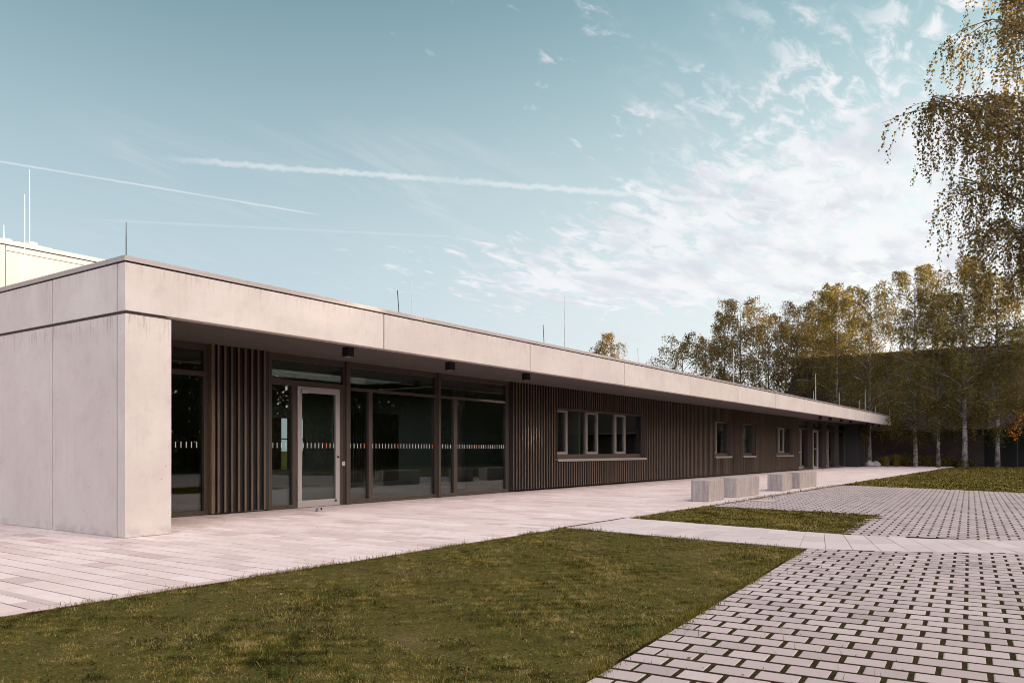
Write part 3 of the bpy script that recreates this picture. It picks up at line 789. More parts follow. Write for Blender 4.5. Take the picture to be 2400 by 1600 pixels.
# timber cladding: dark backing boards, vertical battens with side shade coloured in
def cladding(x0, x1, z0, z1, holes, first):
    bk, bt = MB(), MB()
    edges = sorted({x0, x1, *[h[0] for h in holes], *[h[1] for h in holes]})
    for a, b_ in zip(edges, edges[1:]):
        hs = [h for h in holes if h[0] <= a + 1e-6 and h[1] >= b_ - 1e-6]
        if hs: bk.box(a, b_, YW - .08, YW + .04, z0, hs[0][2]).box(a, b_, YW - .08, YW + .04, hs[0][3], z1)
        else: bk.box(a, b_, YW - .08, YW + .04, z0, z1)
    x = first; rg = random.Random(int(x0 * 10))
    while x < x1 - .03:
        hs = [h for h in holes if h[0] - .03 < x and x + .038 < h[1] + .03]
        j = rg.uniform(-.003, .003); dy = rg.uniform(-.003, .003)
        for (za, zb) in ([(z0, hs[0][2] - .06), (hs[0][3] + .012, z1)] if hs else [(z0, z1)]):
            bt.box(x + j, x + j + .036, YW - .142 + dy, YW - .128 + dy, za, zb); bt.box(x + j + .004, x + j + .032, YW - .128 + dy, YW - .08, za, zb, 1)  # dark material on the sides puts their shade into the colour
        x += .1312
    c = part(bk, 'cladding', M['backing']); part(bt, 'batten', [M['batten'], M['backing']], c)
    return c
cladding(7.765, 8.868, .03, 2.785, [], 7.80)
part(MB().box(7.70, 7.765, YW - .126, YW + .04, .02, 2.785), 'cladding', M['batten'])
holes = [(18.41, 24.02, .80, 2.235), (30.48, 32.38, .80, 2.235), (33.91, 35.60, .80, 2.235), (38.78, 41.76, .80, 2.235)]
cladding(16.264, 42.915, .05, 2.785, holes, 16.30)

def punched(x0, x1, casements, fixed):
    """window set back in the cladding: lining, frame, casements, sill"""
    z0, z1 = .80, 2.235; yf = YW + .03
    mb = MB()
    mb.box(x0, x0 + .02, YW - .128, yf, z0 + .02, z1).box(x1 - .02, x1, YW - .128, yf, z0 + .02, z1).box(x0 + .02, x1 - .02, YW - .128, yf, z1 - .02, z1)
    mb.box(x0 + .02, x1 - .02, yf - .02, yf + .05, z0 + .02, .945)
    mb.box(x0 + .02, x1 - .02, yf - .02, yf + .05, z1 - .05, z1 - .02)
    Wn = part(mb, 'window', M['frame'])
    for (a, b_) in casements:
        c = MB(); frame_rect(c, a, b_, .948, z1 - .052, yf - .045, yf + .03, .075, .06, .07)
        f_ = part(c, 'casement', M['casement'], Wn)
        # glass of the opening light is a sub-part of the window
        pane(Wn, a + .075, b_ - .075, 1.018, z1 - .112, yf)
    for (a, b_) in fixed:
        pane(Wn, a, b_, .945, z1 - .05, yf + .01)
    part(MB().box(x0 - .01, x1 + .03, YW - .175, yf - .02, z0 - .022, z0 + .019).box(x0 - .01, x1 + .03, YW - .178, YW - .170, z0 - .05, z0 - .022), 'sill', M['coping'], Wn)
    # mullions
    xs = sorted([a for a, _ in casements] + [b_ for _, b_ in casements])
    return Wn
punched(18.41, 24.02, [(18.47, 19.17), (20.25, 20.97), (22.09, 22.80)], [(19.17, 20.25), (20.97, 22.09), (22.80, 24.0)])
punched(30.48, 32.38, [(30.5, 31.0)], [(31.0, 32.36)])
punched(33.91, 35.60, [], [(33.93, 35.58)])
punched(38.78, 41.76, [(39.75, 40.60)], [(38.80, 39.75), (40.60, 41.74)])

# glazed entrance at the far end
mb = MB()
mb.box(42.92, 54.4, YW - .03, YW + .05, 2.68, 2.785).box(42.92, 54.4, YW - .03, YW + .05, 2.215, 2.29).box(42.92, 54.4, YW - .03, YW + .05, .002, .075)
for x in (45.35, 48.50, 51.65):
    mb.box(x, x + .14, YW - .20, YW + .05, .076, 2.678)
for x in (42.93, 43.74, 46.12, 47.36, 49.10, 49.88, 52.60, 54.3):
    mb.box(x, x + .09, YW - .03, YW + .05, .076, 2.214)
Wn = part(mb, 'window', M['frame'])
for a, b_ in ((43.83, 45.35), (45.49, 46.12), (47.45, 48.5), (48.64, 49.1), (49.97, 51.65), (51.79, 52.6), (52.69, 54.3)): pane(Wn, a, b_, .076, 2.214, YG)
pane(Wn, 42.92, 54.4, 2.29, 2.68, YG)
for a, b_ in ((43.02, 43.74), (49.19, 49.88)):
    c = MB(); frame_rect(c, a, b_, .08, 2.21, YW - .045, YW + .02, .08, .08, .10); c.box(a + .08, b_ - .08, YW - .045, YW + .02, .93, 1.02)
    part(c, 'casement', M['casement'], Wn); pane(Wn, a + .08, b_ - .08, .18, 2.13, YG)
c = MB(); frame_rect(c, 46.22, 47.35, .008, 2.21, YW - .05, YW + .02, .11, .11, .14)
D = part(c, 'door', M['alu']); pane(D, 46.33, 47.24, .15, 2.10, YW - .01, 31)
# solid block closing the far end
part(MB().box(54.4, 57.45, 10.65, 19.9, .002, 2.78), 'end_block', M['backing'])
for xx in (56.2, 57.0): part(MB().tube([(xx, 10.60, .002), (xx, 10.60, 2.78)], .045, 10), 'downpipe', M['frame'])

# interior: floor, ceiling, back wall with a window to the far side, inner walls, column
part(MB().box(X0 + .62, 54.39, YW + .06, YB - .2, -.02, .004), 'interior_floor', M['intfloor'])
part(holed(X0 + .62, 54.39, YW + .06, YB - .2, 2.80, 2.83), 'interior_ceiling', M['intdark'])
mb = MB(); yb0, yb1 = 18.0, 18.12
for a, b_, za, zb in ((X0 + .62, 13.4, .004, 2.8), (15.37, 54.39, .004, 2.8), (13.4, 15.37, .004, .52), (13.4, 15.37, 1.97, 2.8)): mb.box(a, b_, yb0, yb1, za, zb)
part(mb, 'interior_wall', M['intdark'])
part(MB().box(14.22, 14.50, yb0, yb0 + .1, .52, 1.97).box(14.78, 15.12, yb0, yb0 + .1, .52, 1.97).box(13.4, 14.22, yb0, yb0 + .1, 1.37, 1.40).box(14.5, 14.78, yb0, yb0 + .1, 1.37, 1.40).box(15.12, 15.37, yb0, yb0 + .1, 1.37, 1.40), 'back_window', M['frame'])
for q in ((9.05, 9.15, 13.2, 17.9), (X0 + .7, 9.0, 15.2, 15.3), (18.0, 18.1, YW + .1, 17.9), (20, 20.1, YW + .1, 17.9), (29, 29.1, YW + .1, 17.9), (37, 37.1, YW + .1, 17.9), (43, 54, 15, 15.1)): part(MB().box(*q, .004, 2.8), 'interior_wall', M['intwall'])
# slatted inner screen, column and a low plinth
mb = MB()
for k in range(34):
    a = k / 33; xx = 13.0 + 2.2 * a; yy = 14.2 - .35 * math.sin(a * math.pi)
    mb.box(xx, xx + .022, yy, yy + .04, .28, 1.98)
part(mb, 'slatted_screen', M['frame'])
part(MB().box(13.0, 15.2, 13.9, 14.15, .004, .28), 'screen_base', M['intwall'])
part(MB().tube([(17.0, 13.6, .004), (17.0, 13.6, 2.8)], .16, 20), 'column', M['column'], smooth=True)

# ------------------------------------------------------------------ soffit lights
lights = [(9.294, 9.82), (11.998, 9.82), (14.689, 9.82), (41.3, 9.82), (43.4, 9.82), (45.98, 9.82), (48.34, 9.82), (53.15, 9.82), (54.95, 9.82), (57.1, 9.82)]
ltxt = ['black cube soffit light above the entrance door, nearest the corner pillar', 'black cube soffit light above the wide glazed bay, middle of the three near ones',
        'black cube soffit light where the glazing meets the dark timber cladding', 'black cube soffit light just before the far glazed entrance begins',
        'black cube soffit light above the first narrow casement of the far entrance', 'black cube soffit light just left of the far glass door',
        'black cube soffit light just past the far glass door', 'black cube soffit light at the dark end block, first of the last three',
        'black cube soffit light, second to last before the roof end', 'black cube soffit light at the very end of the far overhang']
proto = None
for (lx, ly), lt in zip(lights, ltxt):
    if proto is None:
        proto = empty('ceiling_light', (0, 0, 0))
        MB().box(-.07, .07, -.07, .07, -.155, 0).build('housing', M['blackbox'], proto, bevel=.004)
        MB().tube([(0, 0, -.156), (0, 0, -.160)], .05, 16).build('lens', M['intwall'], proto)
        c = proto
    else:
        c = copy_tree(proto)
    c.location = (lx, ly, 2.785); tag(c, lt, 'ceiling light', 'black cube lights under the roof overhang')

# door stops on the paving
proto = None
for (x, y), lt in zip(((9.23, 10.48), (45.57, 10.70)), ('small metal door stop on the paving in front of the near entrance door', 'small metal door stop on the paving near the far entrance')):
    if proto is None:
        proto = empty('door_stop', (0, 0, 0))
        mb = MB(); mb.v += [(-.055, -.03, 0), (.03, -.03, 0), (.03, .03, 0), (-.055, .03, 0), (-.02, -.025, .062), (.02, -.025, .062), (.02, .025, .062), (-.02, .025, .062)]
        mb.f += [(0, 3, 2, 1), (4, 5, 6, 7), (0, 1, 5, 4), (1, 2, 6, 5), (2, 3, 7, 6), (3, 0, 4, 7)]; mb.mi += [0] * 6
        mb.build('bracket', M['steel'], proto)
        MB().tube([(.02, 0, .042), (.065, 0, .042)], .022, 12).build('rubber_buffer', M['blackbox'], proto)
        c = proto
    else: c = copy_tree(proto)
    c.location = (x, y, 0.002); tag(c, lt, 'door stop', 'door stops on the paving')

# ------------------------------------------------------------------ lightning rods
rods = []
def rod(x, y, z0, z1, r, mt, bent, label):
    e = empty('lightning_rod', (x, y, z0), label=label, cat='lightning rod', group='lightning rods on the roofs')
    if bent:
        MB().tube([(-.035, 0, .012), (-.005, 0, .012), (.008, 0, .03), (.006, 0, .08), (-.03, 0, z1 - z0)], r, 6).build('rod', mt, e)
        MB().box(-.05, -.02, -.03, .03, 0, .024).build('clamp', M['darksteel'], e)
    else:
        MB().tube([(0, 0, .02), (0, 0, (z1 - z0) * .5), (0, 0, z1 - z0)], [r, r, r * .6], 6).build('rod', mt, e)
        if y > 11: MB().tube([(0, 0, 0), (0, 0, .07), (0, 0, .08)], [.17, .17, .13], 14).build('ballast', M['concrete'], e)
        else: MB().box(-.02, .02, -.02, .02, 0, .045).build('clamp', M['darksteel'], e)
rod(5.20, 9.36, ZC1, 3.846, .006, M['darksteel'], False, 'short dark rod at the roof corner above the concrete pillar')
rod(10.10, 9.42, ZC1, 3.830, .008, M['darksteel'], True, 'short bent dark rod on the coping, leftmost of the bent ones')
rod(14.80, 9.42, ZC1, 3.850, .008, M['darksteel'], True, 'short bent dark rod on the coping beside the tall middle rod')
rod(19.60, 9.42, ZC1, 3.850, .008, M['steel'], True, 'short bent rod on the coping just right of the weeping treetop')
rod(13.30, 12.0, 3.24, 5.05, .009, M['steel'], False, 'thin pale rod above the second fascia panel, fainter than its neighbours')
rod(20.00, 12.0, 3.24, 5.657, .016, M['steel'], False, 'tall grey rod standing alone against the sky over the middle of the roof')
rod(34.76, 12.0, 3.24, 5.654, .022, M['steel'], False, 'tall pale rod in front of the tallest tree group beyond the roof')
rod(48.87, 12.0, 3.24, 4.61, .022, M['steel'], False, 'shorter rod close beside the tall rod before the dark barn roof')
rod(49.34, 12.0, 3.24, 5.678, .026, M['steel'], False, 'tall pale rod before the dark barn roof, left of the roof end')
rod(43.98, 9.50, ZC1, 3.882 + .25, .016, M['steel'], True, 'small bent rod on the far coping in front of dark trees')
rod(53.46, 10.0, 3.24, 4.89, .024, M['steel'], False, 'tall rod near the far end of the roof, before the dark leaves')
rod(49.08, 9.50, ZC1, 3.870 + .1, .016, M['steel'], True, 'small bent rod on the coping just left of the last tall rod')
rod(54.03, 9.50, ZC1, 3.823, .014, M['steel'], True, 'small bent rod on the coping just right of the last tall rod')
rod(57.35, 9.22, ZC1, 3.795, .014, M['steel'], True, 'short rod on the very end corner of the far roof')
rod(6.06, 14.0, 3.24, 5.278, .008, M['steel'], False, 'tall rod standing on the near roof in front of the sunlit upper storey')

# upper storey behind, catching the low sun
U = empty('upper_storey', (6.5, 20, 0), label='sunlit pale taller block rising behind the near roof at its left end', cat='building')
def upart(mb, name, m_, bevel=0):
    o = mb.build(name, m_, None, False, bevel); o.parent = U; o.matrix_parent_inverse = Matrix.Translation(-Vector((6.5, 20, 0))); return o
upart(MB().box(-8, 8.235, 20.03, 34, 0, 5.80).box(8.251, 12.4, 20.03, 34, 0, 5.80), 'wall', M['pale'])
upart(MB().box(-8, 8.235, 20.0, 20.03, 0, 5.80).box(8.251, 12.4, 20.0, 20.03, 0, 5.665), 'wall_panel', M['pale'])
upart(MB().box(8.251, 12.4, 20.0, 20.03, 5.685, 5.80), 'wall_panel', M['pale'])
upart(MB().box(-8, 12.38, 20.02, 33.9, 5.80, 5.825), 'shadow_gap', M['black'])
upart(MB().box(-8.02, 12.42, 19.985, 34.02, 5.825, 5.925), 'coping', M['pale'])
upart(MB().box(8.5, 9.3, 20.1, 20.7, 5.925, 5.97), 'roof_slab', M['rock'])
rod(8.892, 20.3, 5.97, 7.803, .011, M['steel'], False, 'tallest white rod, on the sunlit upper storey at the left edge')
rod(8.333, 20.3, 5.925, 6.338, .009, M['steel'], False, 'short rod on the upper storey roof at the far left')

# ------------------------------------------------------------------ stone seat blocks
bx = [(15.49, 16.39, 'pale stone seat block standing alone nearest the camera'), (17.18, 18.02, 'pale stone seat block, nearer of the first abutting pair'),
      (18.03, 18.82, 'pale stone seat block, farther of the first abutting pair'), (20.71, 21.60, 'pale stone seat block standing alone between the two abutting pairs'),
      (22.40, 23.63, 'long pale stone seat block, nearer of the second abutting pair'), (23.64, 24.23, 'short pale stone seat block at the far end of the row')]
for a, b_, lt in bx:
    o = MB().box(a, b_, 5.868, 6.25, .002, .442).build('seat_block', M['seat'], None, bevel=.007, loc=((a + b_) / 2, 6.06, .002))
    tag(o, lt, 'seat block', 'stone seat blocks along the terrace edge')

# ------------------------------------------------------------------ barn across the far end
BN = empty('barn', (60, 4, 0), label='dark brick barn with a huge steep tiled roof behind the birches', cat='barn')
def bpart(mb, name, m_):
    o = mb.build(name, m_); o.parent = BN; o.matrix_parent_inverse = Matrix.Translation(-Vector((60, 4, 0))); return o
bpart(MB().box(60, 60.4, -22, 1.0, 0, 2.62).box(60, 60.4, 4.0, 17.6, 0, 2.62).box(60, 60.4, 1.0, 4.0, 2.45, 2.62).box(60.4, 72, -22, -21.6, 0, 2.6).box(60.4, 72, 17.2, 17.6, 0, 2.6).box(71.6, 72, -21.6, 17.2, 0, 2.6), 'wall', M['barnbrick'])
bpart(MB().box(60.30, 60.38, 1.0, 4.0, 0, 2.45).box(60.27, 60.30, 2.46, 2.54, 0, 2.45), 'door', M['black'])
rf = MB()
ex, ez, rx, rz = 59.55, 2.45, 66.0, 8.42
for (xa, za, xb, zb) in ((ex, ez, rx, rz), (72.45, ez, rx, rz)):
    ya, yb_ = -22.4, 18.0
    p0, p1, p2, p3 = (xa, ya, za), (xa, yb_, za), (xb, yb_ - 1.0, zb), (xb, ya + 1, zb)
    rf.quadface([p0, p3, p2, p1]); rf.quadface([(q[0], q[1], q[2] + .10) for q in (p0, p1, p2, p3)])
    rf.quadface([p0, p1, (p1[0], p1[1], p1[2] + .10), (p0[0], p0[1], p0[2] + .10)])
for ya, s_ in ((-22.4, 1.0), (18.0, -1.0)):
    rf.quadface([(ex, ya, ez), (72.45, ya, ez), (rx, ya + s_, rz)])
rf.tube([(rx, -21.4, rz + .06), (rx, 17.0, rz + .06)], .13, 8)
bpart(rf, 'roof', M['barntile'])
bpart(MB().tube([(59.5, -22.4, 2.46), (59.5, 17.9, 2.46)], .07, 8), 'gutter', M['frame'])

# ------------------------------------------------------------------ trees
def leaf_quads(c, a, s, rg, asp=.62):
    n = len(c)
    a = a / np.linalg.norm(a, axis=1, keepdims=True)
    r_ = rg.normal(0, 1, (n, 3)); b_ = np.cross(a, r_); b_ /= np.linalg.norm(b_, axis=1, keepdims=True) + 1e-9
    s = s[:, None]
    return np.stack([c, c + a * s * .42 + b_ * s * asp * .5, c + a * s, c + a * s * .42 - b_ * s * asp * .5], 1)
def grow(seed, H, Rr, base, nl, leaf, step, hang, limbs=None, trunk_r=.13, lean=(0, 0), sub=6, up=(50, 72), prof=1.0, forks=(), dens=1.05, bush=0.42, asp=.62, lines=False, wob=.10):
    """a birch: trunk and limbs as tapered tubes, leaves along hanging twigs"""
    rg = np.random.default_rng(seed); mb = MB(); C, Adir = [], []
    tk = []
    for i in range(11):
        t_ = i / 10
        tk.append(Vector((lean[0] * t_ * t_ * H + .10 * math.sin(3.1 * t_ + seed) * t_, lean[1] * t_ * t_ * H + .10 * math.cos(2.3 * t_ + seed) * t_, H * t_)))
    mb.tube(tk, [trunk_r * (1.25 if i == 0 else 1) * (1 - .93 * (i / 10) ** .85) for i in range(11)], 9)
    def trunk(t_):
        k = min(int(t_ * 10), 9); return tk[k].lerp(tk[k + 1], t_ * 10 - k)
    def poly(o, az, el, L, n, droop, jit=.12):
        pts = [o]; a, e = az, el
        for k in range(n):
            a += rg.normal(0, jit); e -= droop
            pts.append(pts[-1] + Vector((math.cos(a) * math.cos(e), math.sin(a) * math.cos(e), math.sin(e))) * (L / n))
        return pts, a, e
    def strand(o, az, L):
        n = max(2, int(L / step)); p_ = np.array(o); out = np.array([math.cos(az), math.sin(az), 0.25]) * .55; dn = np.array([0, 0, -1.0])
        path_ = [Vector(p_)]
        for k in range(n):
            f_ = min(1, (k + 1) / (n * .5 + 1)); dr_ = out * (1 - f_) + dn * f_ + rg.normal(0, wob, 3)
            p_ = p_ + dr_ * step
            path_.append(Vector(p_))
            C.append(p_ + rg.normal(0, leaf * bush, 3)); Adir.append(rg.normal(0, .55, 3) + np.array([0, 0, -.55]))
        if lines: mb.tube(path_[::3] + path_[-1:], .0020, 3, 1, False)
    def dress(pts, az, dens_):
        for k in range(1, len(pts)):
            for _ in range(int(dens_ + rg.uniform())):
                f_ = rg.uniform(); o_ = pts[k - 1].lerp(pts[k], f_)
                strand(o_, az + rg.normal(0, 1.3), hang * rg.uniform(.35, 1.25))
    spec = limbs
    if spec is None:
        spec = []
        for i in range(nl):
            t_ = base + (1 - base) * ((i + .5) / nl) ** .92
            q = (t_ - base) / (1 - base)
            L = Rr * (0.30 + .85 * math.sin(math.pi * min(1, (q * .80 + .16)) ** prof)) * rg.uniform(.72, 1.12)
            spec.append((t_, i * 2.399 + rg.uniform(-.5, .5), R(rg.uniform(*up)) * (.75 + .3 * q), L))
    for (t_, az, el, L) in list(spec) + list(forks):
        o_ = trunk(min(t_, .995)); n = 6
        pts, a2, e2 = poly(o_, az, el, L, n, .17)
        r0 = max(.010, trunk_r * .42 * (1 - .75 * t_))
        mb.tube(pts, [r0 * (1 - .85 * k / n) for k in range(n + 1)], 5, 0 if r0 > .03 else 1)
        dress(pts[2:], az, 2 * dens)
        for s_ in range(sub):
            k = 1 + int((s_ + rg.uniform()) / sub * (n - 1)); o2 = pts[k].lerp(pts[min(k + 1, n)], rg.uniform())
            saz = az + rg.choice((-1, 1)) * rg.uniform(.35, 1.15)
            p2, a3, _ = poly(o2, saz, el * .6 + rg.uniform(-.2, .3), L * rg.uniform(.28, .5), 4, .26)
            mb.tube(p2, [r0 * .32 * (1 - .8 * k2 / 4) + .002 for k2 in range(5)], 3, 1, False)
            dress(p2, saz, 2 * dens)
    C = np.array(C); Adir = np.array(Adir)
    s = leaf * rg.uniform(.65, 1.25, len(C))
    V = leaf_quads(C, Adir, s, rg, asp)
    hfrac = C[:, 2] / H
    blot = nz(C[:, 0] * 1.0 + C[:, 2] * .8, C[:, 1] + C[:, 2] * .5, 1.1, seed)
    tone = np.clip(rg.normal(.36, .17, len(C)) + .12 * blot + .10 * (hfrac - .5), 0, 1)
    return mb, V, tone
def make_tree(name, g, leafm, barkm, loc, rot, label, group, scale=1.0, cat='tree'):
    mb, V, tone = g
    e = empty(name, loc, label=label, cat=cat, group=group); e.rotation_euler = (0, 0, rot); e.scale = (scale,) * 3
    mb.build('trunk', [barkm, M['twig']], e, smooth=True)
    n = len(V)
    npmesh('crown', V.reshape(-1, 3), np.arange(n * 4).reshape(n, 4), leafm, tone, e)
    return e
def dup_tree(src, loc, rot, scale, label, group):
    c = copy_tree(src); c.location = loc; c.rotation_euler = (0, 0, rot); c.scale = scale if hasattr(scale, '__len__') else (scale,) * 3
    return tag(c, label, 'tree', group)

# courtyard birches in front of the barn
G1 = 'birches in front of the barn'
tA = make_tree('birch_tree', grow(11, 12.4, 3.2, .20, 32, .12, .125, 1.7, trunk_r=.17, forks=[(.235, R(118), R(58), 4.6)]), M['leaf'], M['bark'], (55.2, 4.67, 0), 0.0,
               'white-barked birch forking low, thickest trunk before the dark barn doorway', G1)
tC = make_tree('birch_tree', grow(12, 12.9, 2.8, .17, 32, .12, .125, 1.6, trunk_r=.13), M['leaf'], M['bark'], (56.8, 7.6, 0), 0.6,
               'golden-topped birch with a white-spotted trunk just right of the roof end', G1)
tB = dup_tree(tC, (55.4, 3.0, 0), 2.5, (1.05, 1.05, .90), 'slim grey-barked birch beside the thick one at the barn doorway', G1)
dup_tree(tA, (54.5, .6, 0), 3.6, (1.1, 1.1, 1.0), 'dark birch at the right edge before the barn wall', G1)
dup_tree(tC, (59.2, 13.0, 0), 4.0, (1.0, 1.0, .97), 'birch standing close behind the far roof end', G1)
dup_tree(tA, (58.7, 10.7, 0), 5.0, (.85, .85, .97), 'birch filling the gap between the far roof end and the barn gable', G1)
dup_tree(tC, (56.0, 6.2, 0), 1.3, (.85, .85, .84), 'smaller birch squeezed between the spotted one and the thick one', G1)
# trees beyond the roof
G2 = 'trees beyond the roof'
tD = make_tree('birch_tree', grow(21, 12.6, 2.8, .18, 30, .14, .14, 1.3, trunk_r=.14), M['leafbrown'], M['barkdark'], (60.2, 20.3, 0), 0.3,
               'tallest of the left group beyond the roof, with golden brown foliage', G2)
tE = make_tree('birch_tree', grow(22, 9.8, 2.6, .20, 24, .14, .16, 1.0, trunk_r=.12), M['leafbrown'], M['barkdark'], (58.6, 24.3, 0), 0.0,
               'small sparse tree at the left end of the row beyond the roof', G2)
dup_tree(tD, (61.5, 22.0, 0), 2.1, (.95, .95, .93), 'brown-leaved tree next to the small sparse one at the left end', G2)
dup_tree(tE, (63.4, 19.1, 0), 1.0, (1.0, 1.0, 1.17), 'thin tree in the gap between the two taller groups', G2)
dup_tree(tD, (66.0, 17.4, 0), 4.2, 1.02, 'tree rising at the left end of the barn ridge', G2)
dup_tree(tC, (69.0, 15.6, 0), 5.2, (1.1, 1.1, 1.12), 'tree behind the left part of the barn ridge', G2)
dup_tree(tD, (64.0, 15.8, 0), 1.7, (.95, .95, .85), 'lower tree hiding the gable of the barn', G2)
dup_tree(tE, (61.8, 13.5, 0), 3.0, (1.1, 1.1, 1.0), 'tree between the far roof and the barn gable', G2)
dup_tree(tE, (62.0, 23.8, 0), 2.2, (1.1, 1.1, 1.02), 'low sparse tree filling the gap beside the tallest of the left group', G2)
dup_tree(tE, (64.8, 18.0, 0), 4.4, (1.1, 1.1, 1.08), 'low tree just left of the barn ridge end', G2)
# weeping top far behind the middle of the roof
make_tree('weeping_birch', grow(31, 11.3, 1.8, .45, 14, .13, .14, 2.2, trunk_r=.1, up=(55, 78), dens=.9, lines=True), M['leafbrown'], M['barkdark'], (62.2, 33.1, 0), 0,
          'lone weeping treetop with hanging brown twigs above the middle of the roof', 'trees beyond the roof')
# big birch overhanging from the right
def lobed_birch(seed, H, trunk_r, lobes, leaf, step):
    """a birch whose limbs each carry one hanging mass of twigs: lobes = (x, y, z, rx, ry, rz, twigs, hang)"""
    rg = np.random.default_rng(seed); mb = MB(); C, Ad = [], []
    tk = [Vector((.12 * math.sin(i * .5), .1 * math.cos(i * .4) - .1, H * i / 12)) for i in range(13)]
    mb.tube(tk, [trunk_r * (1.2 if i == 0 else 1) * (1 - .94 * (i / 12) ** .9) for i in range(13)], 9)
    def at_z(zz):
        k = min(max(int(zz / H * 12), 0), 11); return tk[k].lerp(tk[k + 1], zz / H * 12 - k)
    for (x, y, z_, rx, ry, rz, nt, hang) in lobes:
        c = Vector((x, y, z_)); flat = math.hypot(x, y); o_ = at_z(max(1.8, min(z_ - .62 * flat, H * .93)))
        top = c + Vector((0, 0, rz * .5)); ctrl = o_.lerp(top, .55) + Vector((0, 0, .16 * flat))
        limb = [(o_ * (1 - t_) ** 2 + ctrl * 2 * t_ * (1 - t_) + top * t_ ** 2) for t_ in np.linspace(0, 1, 8)]
        r0 = .020 + .010 * flat
        mb.tube(limb, [r0 * (1 - .72 * k / 7) for k in range(8)], 6)
        subs = []
        for k in range(max(5, nt // 9)):
            q = rg.normal(0, 1, 3); q /= np.linalg.norm(q); q *= rg.uniform(.55, 1.0); q[2] = abs(q[2]) * .8 - .15
            tip = c + Vector((q[0] * rx, q[1] * ry, q[2] * rz)); a0 = limb[int(rg.integers(3, 8))]
            mid = a0.lerp(tip, .5) + Vector((0, 0, .12 * (tip - a0).length))
            sb = [a0, a0.lerp(mid, .55), mid, mid.lerp(tip, .55) + Vector((0, 0, .03)), tip]
            mb.tube(sb, [r0 * .26, r0 * .2, r0 * .15, r0 * .10, .003], 4, 1, False); subs.append(sb)
        for k in range(nt):
            sb = subs[int(rg.integers(0, len(subs)))]; e_ = int(rg.integers(1, 4)); p_ = np.array(sb[e_].lerp(sb[e_ + 1], rg.uniform()))
            dr_ = rg.normal(0, .5, 3); dr_[2] = rg.uniform(-.1, .4); n = max(4, int(hang * rg.uniform(.25, 1.3) / step)); path = [Vector(p_)]
            for m_ in range(n):
                dr_ = dr_ * .86 + np.array([0, 0, -.20]) + rg.normal(0, .075, 3); dr_ /= max(.6, np.linalg.norm(dr_))
                p_ = p_ + dr_ * step; path.append(Vector(p_))
                for _ in range(1 + (rg.uniform() < .35)):
                    C.append(p_ + rg.normal(0, leaf * .42, 3)); Ad.append(rg.normal(0, .6, 3) + np.array([0, 0, -.5]))
            mb.tube(path[::3] + path[-1:], .0018, 3, 1, False)
    C = np.array(C); V = leaf_quads(C, np.array(Ad), leaf * rg.uniform(.6, 1.2, len(C)), rg, .8)
    tone = np.clip(rg.normal(.40, .19, len(C)) + .11 * nz(C[:, 0] + C[:, 2] * .7, C[:, 1] + C[:, 2] * .5, 1.6, seed) + .05 * (C[:, 2] - 7) / 3, 0, 1)
    return mb, V, tone
TX, TY = 17.87, -0.5
lob = []
for (lat, dep, z_, rl, rd, rz, nt, hang) in (
        (-2.80, .2, 7.35, .62, .9, .55, 85, 1.25), (-2.40, -.5, 7.0, .60, .9, .60, 85, 1.5), (-2.05, .6, 6.0, .55, .9, .5, 60, 1.4), (-1.7, -.2, 5.0, .55, .9, .5, 55, 1.3),
        (-1.75, .1, 8.55, .85, 1.2, .9, 120, 1.3), (-1.55, .4, 7.3, .75, 1.1, .8, 85, 1.4), (-1.35, -.5, 6.1, .75, 1.0, .7, 85, 1.4),
        (-1.05, .3, 5.1, .70, 1.0, .6, 95, 1.3), (-.85, -.2, 9.7, .95, 1.2, 1.0, 130, 1.4), (-1.5, .2, 9.6, .7, 1.0, .8, 85, 1.2), (-.60, .2, 4.4, .60, .9, .5, 70, 1.0),
        (-.5, -.6, 7.4, .8, 1.0, 1.0, 100, 1.5), (.2, 1.3, 6.2, 1.0, 1.0, 1.0, 90, 1.5), (.9, -.9, 7.6, 1.0, 1.0, 1.1, 90, 1.5), (1.9, .3, 6.4, 1.1, 1.1, 1.0, 90, 1.5),
        (2.3, -.8, 8.0, 1.0, 1.1, 1.0, 80, 1.4), (.4, .2, 11.4, 1.0, 1.0, 1.0, 90, 1.2), (-.6, .3, 11.3, .8, .9, .8, 70, 1.2), (1.3, .6, 9.8, 1.0, 1.0, 1.0, 80, 1.3), (0, 0, 12.6, .6, .6, .6, 50, .9)):
    lob.append((lat * .5706 + dep * .8212, -lat * .8212 + dep * .5706, z_, rl, rd, rz, nt, hang))
make_tree('birch_tree', lobed_birch(41, 13.2, .20, lob, .058, .045), M['leafbrown'], M['bark'], (TX, TY, 0), 0,
          'large birch hanging its brown leafy twigs into the view from the right', None)

# autumn sapling, ornamental grass, ivy and rocks by the barn
rgs = np.random.default_rng(8)
sp = empty('autumn_sapling', (54.6, 1.95, 0), label='small orange-leaved sapling at the right edge before the barn', cat='sapling')
MB().tube([(0, 0, 0), (.03, 0, 1.6), (.0, .05, 3.3)], [.03, .02, .008], 6).build('trunk', M['twig'], sp)
c = np.concatenate([rgs.normal((0, .0, 3.2), (.1, .12, .14), (22, 3)), rgs.normal((0, -.1, 2.75), (.12, .2, .14), (40, 3)), rgs.normal((0, .15, 2.15), (.15, .28, .13), (50, 3)), rgs.normal((0, .2, 1.85), (.1, .15, .1), (24, 3))])
V = leaf_quads(c, rgs.normal(0, 1, c.shape), rgs.uniform(.09, .16, len(c)), rgs, .8)
npmesh('crown', V.reshape(-1, 3), np.arange(len(V) * 4).reshape(-1, 4), M['autumn'], rgs.uniform(0, 1, len(V)), sp)
